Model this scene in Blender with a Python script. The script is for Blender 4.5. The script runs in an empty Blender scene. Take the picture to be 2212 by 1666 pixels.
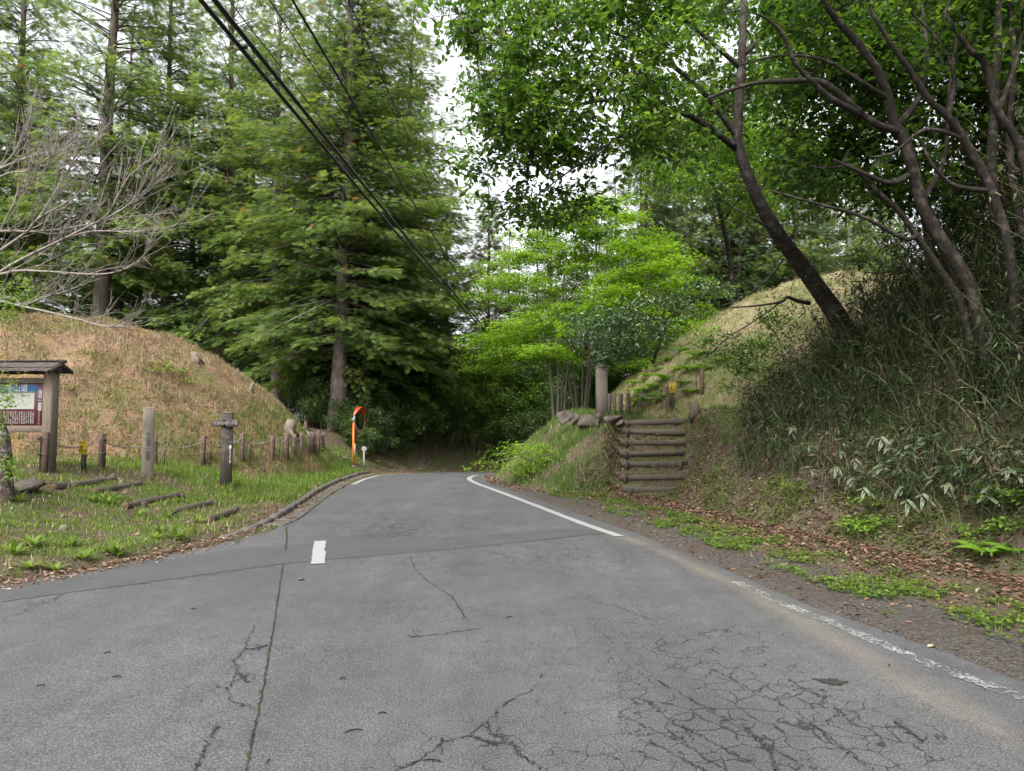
import bpy, math, random
import numpy as np
from mathutils import Vector

# ------------------------------------------------------------------ camera, sky, sun, exposure
sc = bpy.context.scene
PITCH = math.radians(3.3); FD = 1521.5; CX, CY = 1106.0, 833.0; EYE = 1.6
cam_d = bpy.data.cameras.new('camera'); cam = bpy.data.objects.new('camera', cam_d)
sc.collection.objects.link(cam); sc.camera = cam
cam.location = (0, 0, EYE); cam.rotation_euler = (math.pi/2 + PITCH, 0, 0)
cam_d.sensor_fit = 'HORIZONTAL'; cam_d.sensor_width = 36.0
cam_d.lens = 36.0*FD/2212.0; cam_d.clip_start = 0.05; cam_d.clip_end = 1000

SUN_EL, SUN_AZ = math.radians(50), math.radians(205)       # azimuth clockwise from +Y
w = bpy.data.worlds.new('World'); sc.world = w; w.use_nodes = True
nt = w.node_tree; bg = nt.nodes['Background']
sky = nt.nodes.new('ShaderNodeTexSky'); sky.sky_type = 'NISHITA'; sky.sun_disc = False
sky.sun_elevation = SUN_EL; sky.sun_rotation = SUN_AZ; sky.air_density = 1.0; sky.dust_density = 4.0
hs = nt.nodes.new('ShaderNodeHueSaturation'); hs.inputs['Saturation'].default_value = 0.12
nt.links.new(sky.outputs[0], hs.inputs['Color']); nt.links.new(hs.outputs[0], bg.inputs['Color'])
bg.inputs['Strength'].default_value = 0.15
sl = bpy.data.lights.new('sun', 'SUN'); sl.energy = 1.5; sl.angle = math.radians(25); sl.color = (1.0, 0.96, 0.9)
so = bpy.data.objects.new('sun', sl); sc.collection.objects.link(so)
sd = Vector((math.sin(SUN_AZ)*math.cos(SUN_EL), math.cos(SUN_AZ)*math.cos(SUN_EL), math.sin(SUN_EL)))
so.rotation_euler = sd.to_track_quat('Z', 'Y').to_euler(); so.location = (0, 0, 40)
sc.view_settings.view_transform = 'Standard'; sc.view_settings.look = 'None'
sc.view_settings.gamma = 1; sc.view_settings.use_curve_mapping = False
sc.view_settings.exposure = 1.76
cy = sc.cycles
cy.max_bounces = 8; cy.diffuse_bounces = 4; cy.transmission_bounces = 5; cy.transparent_max_bounces = 8
cy.glossy_bounces = 2; cy.caustics_reflective = False; cy.caustics_refractive = False
cy.use_denoising = True; cy.use_adaptive_sampling = True; cy.adaptive_threshold = 0.015
try: cy.denoiser = 'OPENIMAGEDENOISE'
except Exception: pass
random.seed(7); RNG = np.random.default_rng(7)
COL = sc.collection

# ------------------------------------------------------------------ helpers: mesh building
class MB:
    """collects verts / faces / tint / material index and links them as ONE mesh object"""
    def __init__(s): s.v=[]; s.f=[]; s.t=[]; s.m=[]; s.n=0
    def add(s, v, faces, tint=0.5, mat=0):
        v=np.asarray(v,float).reshape(-1,3)
        if not isinstance(faces, list) or (len(faces) and np.isscalar(faces[0][0])): faces=[faces]
        for f in faces:
            f=np.asarray(f,np.int64)
            if f.size: s.f.append(f+s.n); s.m.append(np.full(len(f),mat,np.int32))
        s.v.append(v); s.t.append(np.broadcast_to(np.asarray(tint,float),(len(v),)).copy()); s.n+=len(v)
        return s
    def mesh(s, name, mats, smooth=False):
        V=np.concatenate(s.v).astype(np.float32); me=bpy.data.meshes.new(name)
        loops=np.concatenate([f.ravel() for f in s.f]).astype(np.int32)
        tot=np.concatenate([np.full(len(f),f.shape[1],np.int32) for f in s.f])
        st=np.concatenate([[0],np.cumsum(tot)[:-1]]).astype(np.int32)
        me.vertices.add(len(V)); me.vertices.foreach_set('co',V.ravel())
        me.loops.add(len(loops)); me.loops.foreach_set('vertex_index',loops)
        me.polygons.add(len(st)); me.polygons.foreach_set('loop_start',st)
        if not isinstance(mats,(list,tuple)): mats=[mats]
        for m in mats: me.materials.append(m)
        if len(mats)>1: me.polygons.foreach_set('material_index',np.concatenate(s.m))
        me.update(calc_edges=True)
        a=me.attributes.new('tint','FLOAT','POINT'); a.data.foreach_set('value',np.concatenate(s.t).astype(np.float32))
        if smooth: me.polygons.foreach_set('use_smooth',np.ones(len(st),bool))
        return me
    def build(s, name, mats, parent=None, smooth=False, loc=None, rot=None):
        if not isinstance(smooth,(bool,int)): loc,rot,smooth=smooth,loc,False      # build(name, mats, parent, loc, rot)
        return link(name, s.mesh(name,mats,smooth), parent, loc, rot)

def link(name, me, parent=None, loc=None, rot=None):
    o=bpy.data.objects.new(name, me); COL.objects.link(o)
    if parent is not None: o.parent=parent
    if loc is not None: o.location=loc
    if rot is not None: o.rotation_euler=rot
    return o
def tag(o, label, cat, group=None):
    o['label']=label; o['category']=cat
    if group: o['group']=group
    return o
def thing(name, label, cat, loc=(0,0,0), rz=0, group=None):
    o=bpy.data.objects.new(name,None); COL.objects.link(o); o.empty_display_size=.2
    o.location=loc; o.rotation_euler=(0,0,rz)
    return tag(o,label,cat,group)
def dup(root, loc, rz=0, scale=1.0, label=None):
    r=root.copy(); COL.objects.link(r); r.location=loc; r.rotation_euler=(0,0,rz)
    r.scale=(scale,)*3 if np.isscalar(scale) else scale
    if label: r['label']=label
    for ch in list(root.children):
        c=ch.copy(); COL.objects.link(c); c.parent=r
        for g in ch.children:
            d=g.copy(); COL.objects.link(d); d.parent=c
    return r
def structure(o): o['kind']='structure'; return o
def stuff(o, label=None, cat=None):
    o['kind']='stuff'
    if label: o['label']=label; o['category']=cat
    return o

def nrm(a): a=np.asarray(a,float); return a/np.maximum(np.linalg.norm(a,axis=-1,keepdims=True),1e-9)
def inst(T, P, X, N, L, W=None):
    """place template T=(verts(along,across,up), faces) at frames"""
    tv,tf=T; tv=np.asarray(tv,float); n=len(P); X=nrm(X); Y=nrm(np.cross(N,X)); Z=np.cross(X,Y)
    L=np.broadcast_to(np.asarray(L,float),(n,)); W=L if W is None else np.broadcast_to(np.asarray(W,float),(n,))
    V=P[:,None,:]+X[:,None,:]*(tv[None,:,0,None]*L[:,None,None])+Y[:,None,:]*(tv[None,:,1,None]*W[:,None,None])+Z[:,None,:]*(tv[None,:,2,None]*L[:,None,None])
    k=len(tv); off=(np.arange(n)*k)[:,None,None]
    fs=[(np.asarray(f)[None]+off).reshape(-1,np.asarray(f).shape[1]) for f in tf]
    return V.reshape(-1,3), fs, k
def add_inst(mb, T, P, X, N, L, W=None, tint=.5, mat=0):
    if len(P)==0: return
    V,fs,k=inst(T,np.asarray(P,float),X,N,L,W)
    mb.add(V,fs,np.repeat(np.broadcast_to(tint,(len(P),)),k),mat)

T_DIAMOND=([(0,0,0),(.42,.5,.06),(1,0,-.05),(.42,-.5,.06)],[[(0,3,2,1)]])
T_LEAF=([(0,0,0),(.27,.42,.10),(.66,.40,.05),(1,0,-.12),(.66,-.40,.05),(.27,-.42,.10)],[[(0,3,2,1),(0,5,4,3)]])
T_STRAW=([(0,.5,0),(0,-.5,0),(1,0,.06)],[[(0,1,2)]])
T_NARROW=([(0,0,0),(.3,.5,.04),(.7,.38,-.04),(1,0,-.18),(.7,-.38,-.04),(.3,-.5,.04)],[[(0,5,4,1),(1,4,3,2)]])
T_NARROW=([(0,0,0),(.3,.5,.04),(.7,.38,-.04),(1,0,-.18),(.7,-.38,-.04),(.3,-.5,.04)],[[(0,5,1),(2,4,3)],[(1,5,4,2)]])
T_BLADE=([(0,.5,0),(0,-.5,0),(.5,.42,.10),(.5,-.42,.10),(1,0,.02)],[[(0,1,3,2)],[(2,3,4)]])
T_LITTER=([(0,.0,0),(.3,.5,.16),(.75,.4,.12),(1,0,.0),(.75,-.4,.16),(.3,-.5,.10)],[[(0,5,4,3),(0,3,2,1)]])
T_LITTER2=([(0,0,0),(.5,.45,.16),(1,0,.03),(.5,-.45,.12)],[[(0,3,2),(0,2,1)]])
T_TWIG=([(0,.5,0),(0,-.25,.0),(0,-.25,.012),(1,.2,0),(1,-.1,0),(1,-.1,.006)],[[(0,1,4,3),(1,2,5,4),(2,0,3,5)]])
def fan_template():
    v=[]; f=[]; g=[]
    def tri(x,a,l,wd,z):
        c,s=math.cos(a),math.sin(a); b=len(v)
        for (p,q) in ((0,.25),(.55,-.5),(1,.1)): v.append((x+p*l*c-q*wd*s,p*l*s+q*wd*c,z-.22*(x+p*l*c)**2-.10*(p*l*s)**2))
        g.append((b,b+1,b+2))
    def dia(x,y,a,l,wd,z):
        c,s=math.cos(a),math.sin(a); b=len(v)
        for (p,q) in ((0,0),(.45,.5),(1,0),(.45,-.5)):
            v.append((x+p*l*c-q*wd*s, y+p*l*s+q*wd*c, z-.22*(x+p*l*c)**2)); 
        f.append((b,b+3,b+2,b+1))
    dia(0,0,0,1.0,.075,0)
    for (x,a,l) in ((.10,.92,.44),(.28,.82,.48),(.46,.7,.42),(.64,.55,.36)):
        tri(x,a,l,.14,.01); tri(x,-a*.93,l*.92,.14,-.01)
    return (v,[f,g])
T_FAN=fan_template()

def tube(mb, pts, rad, sides=6, tint=.5, mat=0, cap=True):
    P=np.asarray(pts,float); n=len(P); R=np.broadcast_to(np.asarray(rad,float),(n,))
    T=np.zeros_like(P); T[1:-1]=P[2:]-P[:-2]; T[0]=P[1]-P[0]; T[-1]=P[-1]-P[-2]; T=nrm(T)
    ref=np.array([0,0,1.]) if abs(T[:,2]).mean()<.85 else np.array([1.,0,0])
    A=nrm(np.cross(T,ref)); B=np.cross(T,A)
    th=np.linspace(0,2*math.pi,sides,endpoint=False)
    V=P[:,None]+R[:,None,None]*(np.cos(th)[None,:,None]*A[:,None]+np.sin(th)[None,:,None]*B[:,None])
    i=np.arange(n-1)[:,None]*sides; j=np.arange(sides)[None]; j2=(j+1)%sides
    F=np.stack([i+j,i+j2,i+sides+j2,i+sides+j],-1).reshape(-1,4)
    fs=[F]
    if cap and sides==4: fs.append(np.array([[3,2,1,0]])); fs.append(np.array([[0,1,2,3]])+(n-1)*sides)
    V=V.reshape(-1,3)
    if cap and sides>4:
        c=len(V); V=np.vstack([V,P[0],P[-1]]); k=np.arange(sides); k2=(k+1)%sides
        fs.append(np.stack([np.full(sides,c),k2,k],-1)); b=(n-1)*sides
        fs.append(np.stack([np.full(sides,c+1),b+k,b+k2],-1))
    mb.add(V,fs,tint,mat)
def spline(pts, n):
    P=np.asarray(pts,float); m=len(P)
    if m==2: return P[0]+(P[1]-P[0])*np.linspace(0,1,n)[:,None]
    t=np.linspace(0,m-1,n); i=np.minimum(t.astype(int),m-2); u=(t-i)[:,None]
    g=lambda k:P[np.clip(k,0,m-1)]
    p0,p1,p2,p3=g(i-1),g(i),g(i+1),g(i+2)
    return .5*((2*p1)+(-p0+p2)*u+(2*p0-5*p1+4*p2-p3)*u*u+(-p0+3*p1-3*p2+p3)*u**3)
def loft(mb, rings, tint=.5, mat=0, cap=True):
    R=np.asarray(rings,float); n,k,_=R.shape
    i=np.arange(n-1)[:,None]*k; j=np.arange(k)[None]; j2=(j+1)%k
    F=np.stack([i+j,i+j2,i+k+j2,i+k+j],-1).reshape(-1,4); fs=[F]
    if cap: fs+= [np.array([list(range(k))[::-1]]), np.array([list(range(k))])+(n-1)*k]
    mb.add(R.reshape(-1,3),fs,tint,mat)
def oct_ring(sx,sy,z,ch,ox=0,oy=0):
    a,b=sx/2,sy/2
    return [(ox+x,oy+y,z) for x,y in ((a-ch,-b),(a,-b+ch),(a,b-ch),(a-ch,b),(-a+ch,b),(-a,b-ch),(-a,-b+ch),(-a+ch,-b))]
def cpost(mb, sx, sy, z0, z1, ch=.012, tint=.5, mat=0, ox=0, oy=0):
    loft(mb,[oct_ring(sx,sy,z0,ch,ox,oy),oct_ring(sx,sy,z1-ch,ch,ox,oy),oct_ring(sx-2*ch,sy-2*ch,z1,ch*.5,ox,oy)],tint,mat)
def box(mb, c, s, tint=.5, mat=0, ch=None):
    x,y,z=c; ch=min(s)*.12 if ch is None else ch
    loft(mb,[oct_ring(s[0]-2*ch,s[1]-2*ch,z-s[2]/2,ch*.5,x,y),oct_ring(s[0],s[1],z-s[2]/2+ch,ch,x,y),
             oct_ring(s[0],s[1],z+s[2]/2-ch,ch,x,y),oct_ring(s[0]-2*ch,s[1]-2*ch,z+s[2]/2,ch*.5,x,y)],tint,mat)
def rock(seed, sx, sy, sz):
    r=np.random.default_rng(seed); mb=MB(); n,m=9,14
    rings=[]
    for i in range(n):
        ph=math.pi*(.04+.92*i/(n-1))-math.pi/2
        rings.append([(sx*math.cos(ph)*math.cos(2*math.pi*j/m),sy*math.cos(ph)*math.sin(2*math.pi*j/m),sz*math.sin(ph)) for j in range(m)])
    R=np.array(rings); D=nrm(R/np.array([sx,sy,sz]))
    for _ in range(16):
        q=nrm(r.normal(size=3)); d=.55+.35*r.random(); ex=np.maximum((D@q)-d,0)
        R-= (ex[...,None]*q*np.array([sx,sy,sz]))*1.0
    R*=1+.035*r.normal(size=R.shape[:2])[...,None]
    loft(mb,R); return mb

# value noise
def vnoise(x,y,seed=0):
    x=np.asarray(x,float); y=np.asarray(y,float)
    xi=np.floor(x).astype(np.int64); yi=np.floor(y).astype(np.int64); xf=x-xi; yf=y-yi
    def h(a,b):
        n=(a*374761393+b*668265263+seed*974634777)&0x7fffffff
        n=((n^(n>>13))*1274126177)&0x7fffffff
        return ((n^(n>>16))&0xffff)/65535.0
    u=xf*xf*(3-2*xf); v=yf*yf*(3-2*yf)
    return (h(xi,yi)*(1-u)+h(xi+1,yi)*u)*(1-v)+(h(xi,yi+1)*(1-u)+h(xi+1,yi+1)*u)*v
def fbm(x,y,seed=0,o=3):
    a=0;s=.5;t=0
    for k in range(o): a=a+s*vnoise(x*2**k,y*2**k,seed+k); t+=s; s*=.5
    return a/t
def ss(x): x=np.clip(x,0,1); return x*x*(3-2*x)

# ------------------------------------------------------------------ pixel -> ray (display pixels of the photograph, 2212 wide)
def ray(u,v):
    x=(u-CX)/FD; z=-(v-CY)/FD; c,s=math.cos(PITCH),math.sin(PITCH)
    return np.array([x, c-z*s, s+z*c])
def proj(p):
    p=np.asarray(p,float); x,y,z=p[...,0],p[...,1],p[...,2]-EYE; c,s=math.cos(PITCH),math.sin(PITCH); yc=y*c+z*s; zc=-y*s+z*c
    return CX+FD*x/yc, CY-FD*zc/yc, y
def at(u,v,d):
    r=ray(u,v); r=r/r[1]*d; return np.array([r[0],r[1],r[2]+EYE])

# ------------------------------------------------------------------ terrain
def zr(y): return -.05*np.maximum(0,np.asarray(y,float)-23)
def gp(u,v):
    r=ray(u,v); d=-EYE/r[2]*r[1]
    return (r[0]/r[1]*d, d)
KERB=[gp(*p) for p in ((478,1167),(537,1148),(602,1120),(645,1092),(682,1067),(722,1046),(762,1032))]+[(-4.95,24.2)]
ASPH_L=[(-30,-8),(-30,2.4),(-18,3.1),(-11,4.6),(-7.2,6.1)]+[gp(*p) for p in ((0,1268),(150,1240),(300,1212),(430,1185),(520,1164),(586,1147),(642,1120),(691,1086),(738,1056),(784,1036))]+[(-4.5,24),(-4.3,26.2),(-3.4,28.6),(-2.0,30.6),(0.2,33),(3.2,36),(8,39.5),(14,42),(24,45)]
TOE_L=[(-30,2.2),(-18,2.95),(-11,4.5),(-7.3,6.05)]+[gp(*p) for p in ((0,1266),(150,1236),(300,1206),(430,1177))]+[(a-.12,b) for a,b in KERB]+[(-4.7,26.4),(-3.7,28.9),(-2.2,31),(0,33.4),(3,36.4),(8,40),(14,42.5),(24,45.6)]
ASPH_R=[(3.4,-8),(3.38,2)]+[gp(*p) for p in ((2212,1475),(2050,1412),(1900,1360),(1763,1314),(1600,1245),(1463,1190),(1370,1150),(1290,1124),(1180,1086),(1110,1063),(1060,1046))]+[(-.92,22),(-.75,23.6),(-.1,25.6),(1.4,28.2),(4.2,31.4),(8.4,34.8),(14,37.4),(24,40)]
TOE_R=[(7.4,-8),(6.9,-2),(6.5,2),(6.0,4.6),(5.5,6.6),(5.0,8.4),(4.45,10.2),(3.9,12.2),(3.55,14),(3.2,15.8),(2.4,16.3),(1.5,16.5),(.6,18.0),(0.0,19.6),(-.45,21.5),(-.45,23.4),(.2,25.6),(1.7,28.0),(4.4,31),(8.6,34.4),(14,37),(24,39.5)]
LEFT_POLY=TOE_L+[(120,60),(120,260),(-160,260),(-160,-20)]+[(-160,2.2)]
RIGHT_POLY=TOE_R+[(120,50),(120,-60),(7.6,-60)]
def chain_dist(x,y,ch):
    best=np.full(np.shape(x),1e9)
    for (ax,ay),(bx_,by) in zip(ch[:-1],ch[1:]):
        dx,dy=bx_-ax,by-ay; t=np.clip(((x-ax)*dx+(y-ay)*dy)/(dx*dx+dy*dy),0,1)
        best=np.minimum(best,np.hypot(x-ax-t*dx,y-ay-t*dy))
    return best
def inside(x,y,poly):
    c=np.zeros(np.shape(x),bool)
    for (ax,ay),(bx_,by) in zip(poly,poly[1:]+poly[:1]):
        if ay==by: continue
        c^=((ay>y)!=(by>y))&(x<(bx_-ax)*(y-ay)/(by-ay)+ax)
    return c
ROAD_POLY=ASPH_L+ASPH_R[::-1]
STEP0,STEP1=(3.26,16.4,.2),(3.80,19.3,1.77)
def H(x,y):
    x=np.asarray(x,float); y=np.asarray(y,float)
    z=zr(y)-.004+0*x
    inL=inside(x,y,LEFT_POLY); inR=inside(x,y,RIGHT_POLY); road=inside(x,y,ROAD_POLY)
    sL=chain_dist(x,y,TOE_L); sR=chain_dist(x,y,TOE_R)
    fr=.10*ss(sL/.25)+.66*ss((sL-.2)/4.2)+.03*np.minimum(sL,12)
    bk=.10*ss(sL/.3)+1.3*ss((sL-.2)/2.6)+.10*np.minimum(sL,14)
    wb=ss((y-22.5)/5)
    hl=fr*(1-wb)+bk*wb
    hl=hl+(fbm(x*1.1,y*1.1,3)-.5)*.16*ss(sL/1.5)
    Hm=1.9+1.5*ss((15.5-y)/4.5); run=Hm/.86; u=np.clip(sR/run,0,1)
    hr=Hm*(u*(1.3-.3*u*u))+.05*np.maximum(sR-run,0)
    hr=np.minimum(hr,Hm+1.6)+(fbm(x*1.3,y*1.3,9)-.5)*.35*ss(sR/1.2)
    # steps cut into the bank
    t=(y-STEP0[1])/(STEP1[1]-STEP0[1]); xc=STEP0[0]+(STEP1[0]-STEP0[0])*t
    k6=np.floor(np.clip(t*6,-1,6)); f6=np.clip(t*6-k6,0,1); dz6=(STEP1[2]-STEP0[2])/6
    ramp=np.clip(STEP0[2]+dz6*(k6+ss((f6-.72)/.26)),.03,1.76)-.035
    ws=1-ss((np.abs(x-xc)-.85)/.35); ws=ws*ss((y-15.2)/.7)*(1-ss((y-20.0)/1.2))
    hr=hr*(1-ws)+ramp*ws
    z=np.where(inL,z+hl,z); z=np.where(inR,z+hr,z)
    sh=(~inL)&(~inR)&(~road)
    z=np.where(sh,z+.012+.03*fbm(x*2.2,y*2.2,5)*ss(chain_dist(x,y,ASPH_R)/.5),z)
    z=np.where(road,zr(y)-.06,z)
    return z
ML=dict(c=(-14,21.6),R=7.9,h=4.15,b=.62,p=2.6)
MR=dict(c=(11.6,25.0),R=8.7,h=5.05,b=1.9,p=1.85)
def moundz(m,x,y):
    r=np.hypot(x-m['c'][0],y-m['c'][1]); q=r/m['R']
    return m['b']+m['h']*(1-q**m['p'])+(fbm(x*.8,y*.8,21)-.5)*.5*np.clip(1.3-q,0,1)+(fbm(x*2.2,y*2.2,31)-.5)*.28
def HA(x,y):
    return np.maximum(H(x,y),np.maximum(moundz(ML,x,y),moundz(MR,x,y)))
def P(u,v,dmin=3.0,dmax=60):
    r=ray(u,v); r=r/r[1]; t=np.linspace(dmin,dmax,3000)
    x=r[0]*t; z=EYE+r[2]*t; hh=HA(x,t); k=np.argmax(z<hh)
    if not (z<hh).any(): k=len(t)-1
    return np.array([x[k],t[k],hh[k]])
def hz(x,y): return float(HA(np.array([x]),np.array([y]))[0])
# ------------------------------------------------------------------ materials (procedural)
class NM:
    def __init__(s,name,rough=.8,spec=.3):
        s.m=bpy.data.materials.new(name); s.m.use_nodes=True; s.t=s.m.node_tree; s.n=s.t.nodes; s.l=s.t.links
        s.b=s.n['Principled BSDF']; s.b.inputs['Roughness'].default_value=rough; s.b.inputs['Specular IOR Level'].default_value=spec
        s.out=s.n['Material Output']
    def new(s,t,**kw):
        n=s.n.new('ShaderNode'+t)
        for k,v in kw.items(): setattr(n,k,v)
        return n
    def set(s,inp,v):
        if hasattr(v,'is_linked') : s.l.new(v,inp)
        else: inp.default_value=v
    def pos(s): return s.new('NewGeometry').outputs['Position']
    def obj(s): return s.new('TexCoord').outputs['Object']
    def mapping(s,v,scale=(1,1,1)):
        m=s.new('Mapping'); s.l.new(v,m.inputs['Vector']); m.inputs['Scale'].default_value=scale; return m.outputs[0]
    def noise(s,v,scale,detail=4,rough=.55,dist=0):
        n=s.new('TexNoise'); s.l.new(v,n.inputs['Vector']); n.inputs['Scale'].default_value=scale
        n.inputs['Detail'].default_value=detail; n.inputs['Roughness'].default_value=rough; n.inputs['Distortion'].default_value=dist
        return n.outputs['Fac']
    def vor(s,v,scale,feature='F1',out='Distance'):
        n=s.new('TexVoronoi',feature=feature); s.l.new(v,n.inputs['Vector']); n.inputs['Scale'].default_value=scale; return n.outputs[out]
    def attr(s,name): return s.new('Attribute',attribute_name=name).outputs['Fac']
    def ramp(s,f,stops,interp='LINEAR'):
        r=s.new('ValToRGB'); s.l.new(f,r.inputs[0]); e=r.color_ramp.elements; r.color_ramp.interpolation=interp
        while len(e)<len(stops): e.new(.5)
        for k,(p,c) in enumerate(stops):
            e[k].position=p; e[k].color=(c,c,c,1) if np.isscalar(c) else (*c,1)
        return r.outputs[0]
    def mix(s,f,a,b,mode='MIX'):
        n=s.new('Mix',data_type='RGBA',blend_type=mode); s.set(n.inputs[0],f)
        for inp,v in ((n.inputs[6],a),(n.inputs[7],b)):
            if isinstance(v,(tuple,list)): inp.default_value=(*v,1)
            else: s.l.new(v,inp)
        return n.outputs[2]
    def math(s,op,a,b=0.0,clamp=False):
        n=s.new('Math',operation=op,use_clamp=clamp); s.set(n.inputs[0],a); s.set(n.inputs[1],b); return n.outputs[0]
    def color(s,c):
        if isinstance(c,(tuple,list)): s.b.inputs['Base Color'].default_value=(*c,1)
        else: s.l.new(c,s.b.inputs['Base Color'])
        return s
    def bump(s,h,strength=.3,dist=.02):
        n=s.new('Bump'); s.l.new(h,n.inputs['Height']); n.inputs['Strength'].default_value=strength; n.inputs['Distance'].default_value=dist
        s.l.new(n.outputs[0],s.b.inputs['Normal']); return s

def foliage(name, stops, trans=.38, rough=.5, spec=.25, tscale=(1.25,1.25,.7)):
    k=NM(name,rough,spec); t=k.attr('tint'); oi=k.new('ObjectInfo').outputs['Random']
    c=k.ramp(t,stops)
    v=k.ramp(oi,[(0,.86),(1,1.12)])
    c=k.mix(1.0,c,v,'MULTIPLY'); k.color(c)
    tr=k.new('BsdfTranslucent'); k.l.new(k.mix(1.0,c,tscale,'MULTIPLY'),tr.inputs['Color'])
    mx=k.new('MixShader'); mx.inputs[0].default_value=trans
    k.l.new(k.b.outputs[0],mx.inputs[1]); k.l.new(tr.outputs[0],mx.inputs[2]); k.l.new(mx.outputs[0],k.out.inputs['Surface'])
    return k.m
GK=.50      # overall albedo trim of the dry, weathered surfaces
def dim(c,k_=None): return tuple(x*(GK if k_ is None else k_) for x in c)
def bark(name, c1, c2, c3=None, scale=(9,9,1.6), bump=.6, patch=None):
    c1,c2=dim(c1,.66),dim(c2,.66); c3=dim(c3,.62) if c3 else None
    k=NM(name,.9,.15); o=k.obj(); f=k.noise(k.mapping(o,scale),2.2,6,.65,.4)
    c=k.ramp(f,[(.3,c1),(.62,c2)])
    if c3:
        f2=k.noise(o,patch or 1.7,5,.6); c=k.mix(k.ramp(f2,[(.52,0.0),(.62,1.0)]),c,c3)
    k.color(c); k.bump(f,bump,.03); return k.m
def plain(name, c, rough=.6, spec=.3, var=.18, scale=14, metal=0):
    c=dim(c); k=NM(name,rough,spec); f=k.noise(k.obj(),scale,5,.6)
    k.color(k.ramp(f,[(.25,tuple(x*(1-var) for x in c)),(.75,tuple(min(1,x*(1+var)) for x in c))])); k.b.inputs['Metallic'].default_value=metal
    return k.m
def wood(name, c1, c2, lichen=None, scale=(16,16,1.2)):
    c1,c2=dim(c1,.58),dim(c2,.58); lichen=dim(lichen) if lichen else None
    k=NM(name,.88,.15); o=k.obj(); f=k.noise(k.mapping(o,scale),3,7,.65,.6)
    c=k.ramp(f,[(.28,c1),(.68,c2)])
    big=k.noise(o,2.3,4,.6); c=k.mix(k.ramp(big,[(.35,0.0),(.75,.45)]),c,tuple(x*.55 for x in c1))
    if lichen:
        l=k.noise(o,6,6,.7); c=k.mix(k.ramp(l,[(.57,0.0),(.66,.8)]),c,lichen)
    k.color(c); k.bump(f,.5,.02); return k.m

M={}
# asphalt
def asphalt_mat():
    k=NM('asphalt',.85,.25); p=k.pos()
    agg=k.math('ADD',k.math('MULTIPLY',k.noise(p,88,2,.7),.55),k.math('MULTIPLY',k.noise(p,230,2,.6),.45))
    col=k.ramp(agg,[(.36,(.021,.022,.0235)),(.5,(.055,.0565,.0590)),(.63,(.132,.1335,.136))])
    big=k.noise(p,.7,5,.62); col=k.mix(1.0,col,k.ramp(big,[(.3,.80),(.7,1.14)]),'MULTIPLY')
    med=k.noise(p,5,5,.7); col=k.mix(1.0,col,k.ramp(med,[(.3,.82),(.7,1.12)]),'MULTIPLY')
    trk=k.noise(k.mapping(p,(1.3,.10,1)),1.6,4,.6); col=k.mix(1.0,col,k.ramp(trk,[(.3,.86),(.7,1.13)]),'MULTIPLY')
    # pale stones in the binder
    sp=k.vor(p,40); col=k.mix(k.math('MULTIPLY',k.math('LESS_THAN',sp,.12),.6),col,(.19,.187,.18))
    # sand washed along the edge
    sa=k.attr('sand'); sf=k.math('MULTIPLY',sa,k.ramp(k.noise(p,38,7,.85),[(.42,.0),(.60,1.0)]),True)
    col=k.mix(sf,col,(.18,.142,.10))
    # dark oily smears
    st=k.attr('stain'); col=k.mix(k.math('MULTIPLY',st,k.ramp(k.noise(p,9,6,.7),[(.4,0.0),(.7,.8)]),True),col,(.035,.035,.037))
    # alligator cracking
    wv=k.new('VectorMath',operation='ADD'); nz=k.new('TexNoise'); k.l.new(p,nz.inputs['Vector']); nz.inputs['Scale'].default_value=7; nz.inputs['Detail'].default_value=5
    sc1=k.new('VectorMath',operation='SCALE'); k.l.new(nz.outputs['Color'],sc1.inputs[0]); sc1.inputs['Scale'].default_value=.16
    k.l.new(p,wv.inputs[0]); k.l.new(sc1.outputs[0],wv.inputs[1])
    e=k.vor(wv.outputs[0],6.5,'DISTANCE_TO_EDGE')
    g=k.attr('gator')
    wid=k.math('MULTIPLY',k.ramp(k.noise(p,3.3,4,.7),[(.36,0.0),(.62,1.0)]),.066)
    wid=k.math('MULTIPLY',wid,g)
    cr=k.math('SUBTRACT',1.0,k.math('DIVIDE',e,k.math('MAXIMUM',wid,.0001)),True)
    cr=k.math('MULTIPLY',cr,1.6,True)
    col=k.mix(k.math('MULTIPLY',cr,.85),col,(.014,.013,.012))
    k.color(col)
    hgt=k.math('SUBTRACT',k.math('MULTIPLY',agg,.35),k.math('MULTIPLY',cr,1.2)); k.bump(hgt,.55,.012)
    return k.m
M['asphalt']=asphalt_mat()
def patch_mat():
    k=NM('asphalt_patch',.8,.28); p=k.pos(); a=k.noise(p,240,2,.6)
    col=k.ramp(a,[(.3,(.035,.036,.038)),(.6,(.058,.059,.061)),(.82,(.108,.108,.109))])
    col=k.mix(1.0,col,k.ramp(k.noise(p,1.6,5,.65),[(.3,.85),(.7,1.12)]),'MULTIPLY'); k.color(col); k.bump(a,.4,.008); return k.m
M['patch']=patch_mat()
def paint_mat(name, lo, hi, c=(.25,.25,.248)):
    k=NM(name,.6,.35); p=k.pos(); w_=k.noise(p,38,6,.8); b2=k.noise(p,5,4,.6)
    f=k.ramp(k.math('ADD',w_,k.math('MULTIPLY',b2,.35)),[(lo,0.0),(hi,1.0)])
    cc=k.ramp(k.noise(p,16,5,.7),[(.3,tuple(x*.82 for x in c)),(.7,c)])
    k.color(cc); tr=k.new('BsdfTransparent'); mx=k.new('MixShader'); k.l.new(f,mx.inputs[0])
    k.l.new(tr.outputs[0],mx.inputs[1]); k.l.new(k.b.outputs[0],mx.inputs[2]); k.l.new(mx.outputs[0],k.out.inputs['Surface']); return k.m
M['paint']=paint_mat('road_paint',.42,.50); M['paint_worn']=paint_mat('road_paint_worn',.675,.745); 
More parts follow.
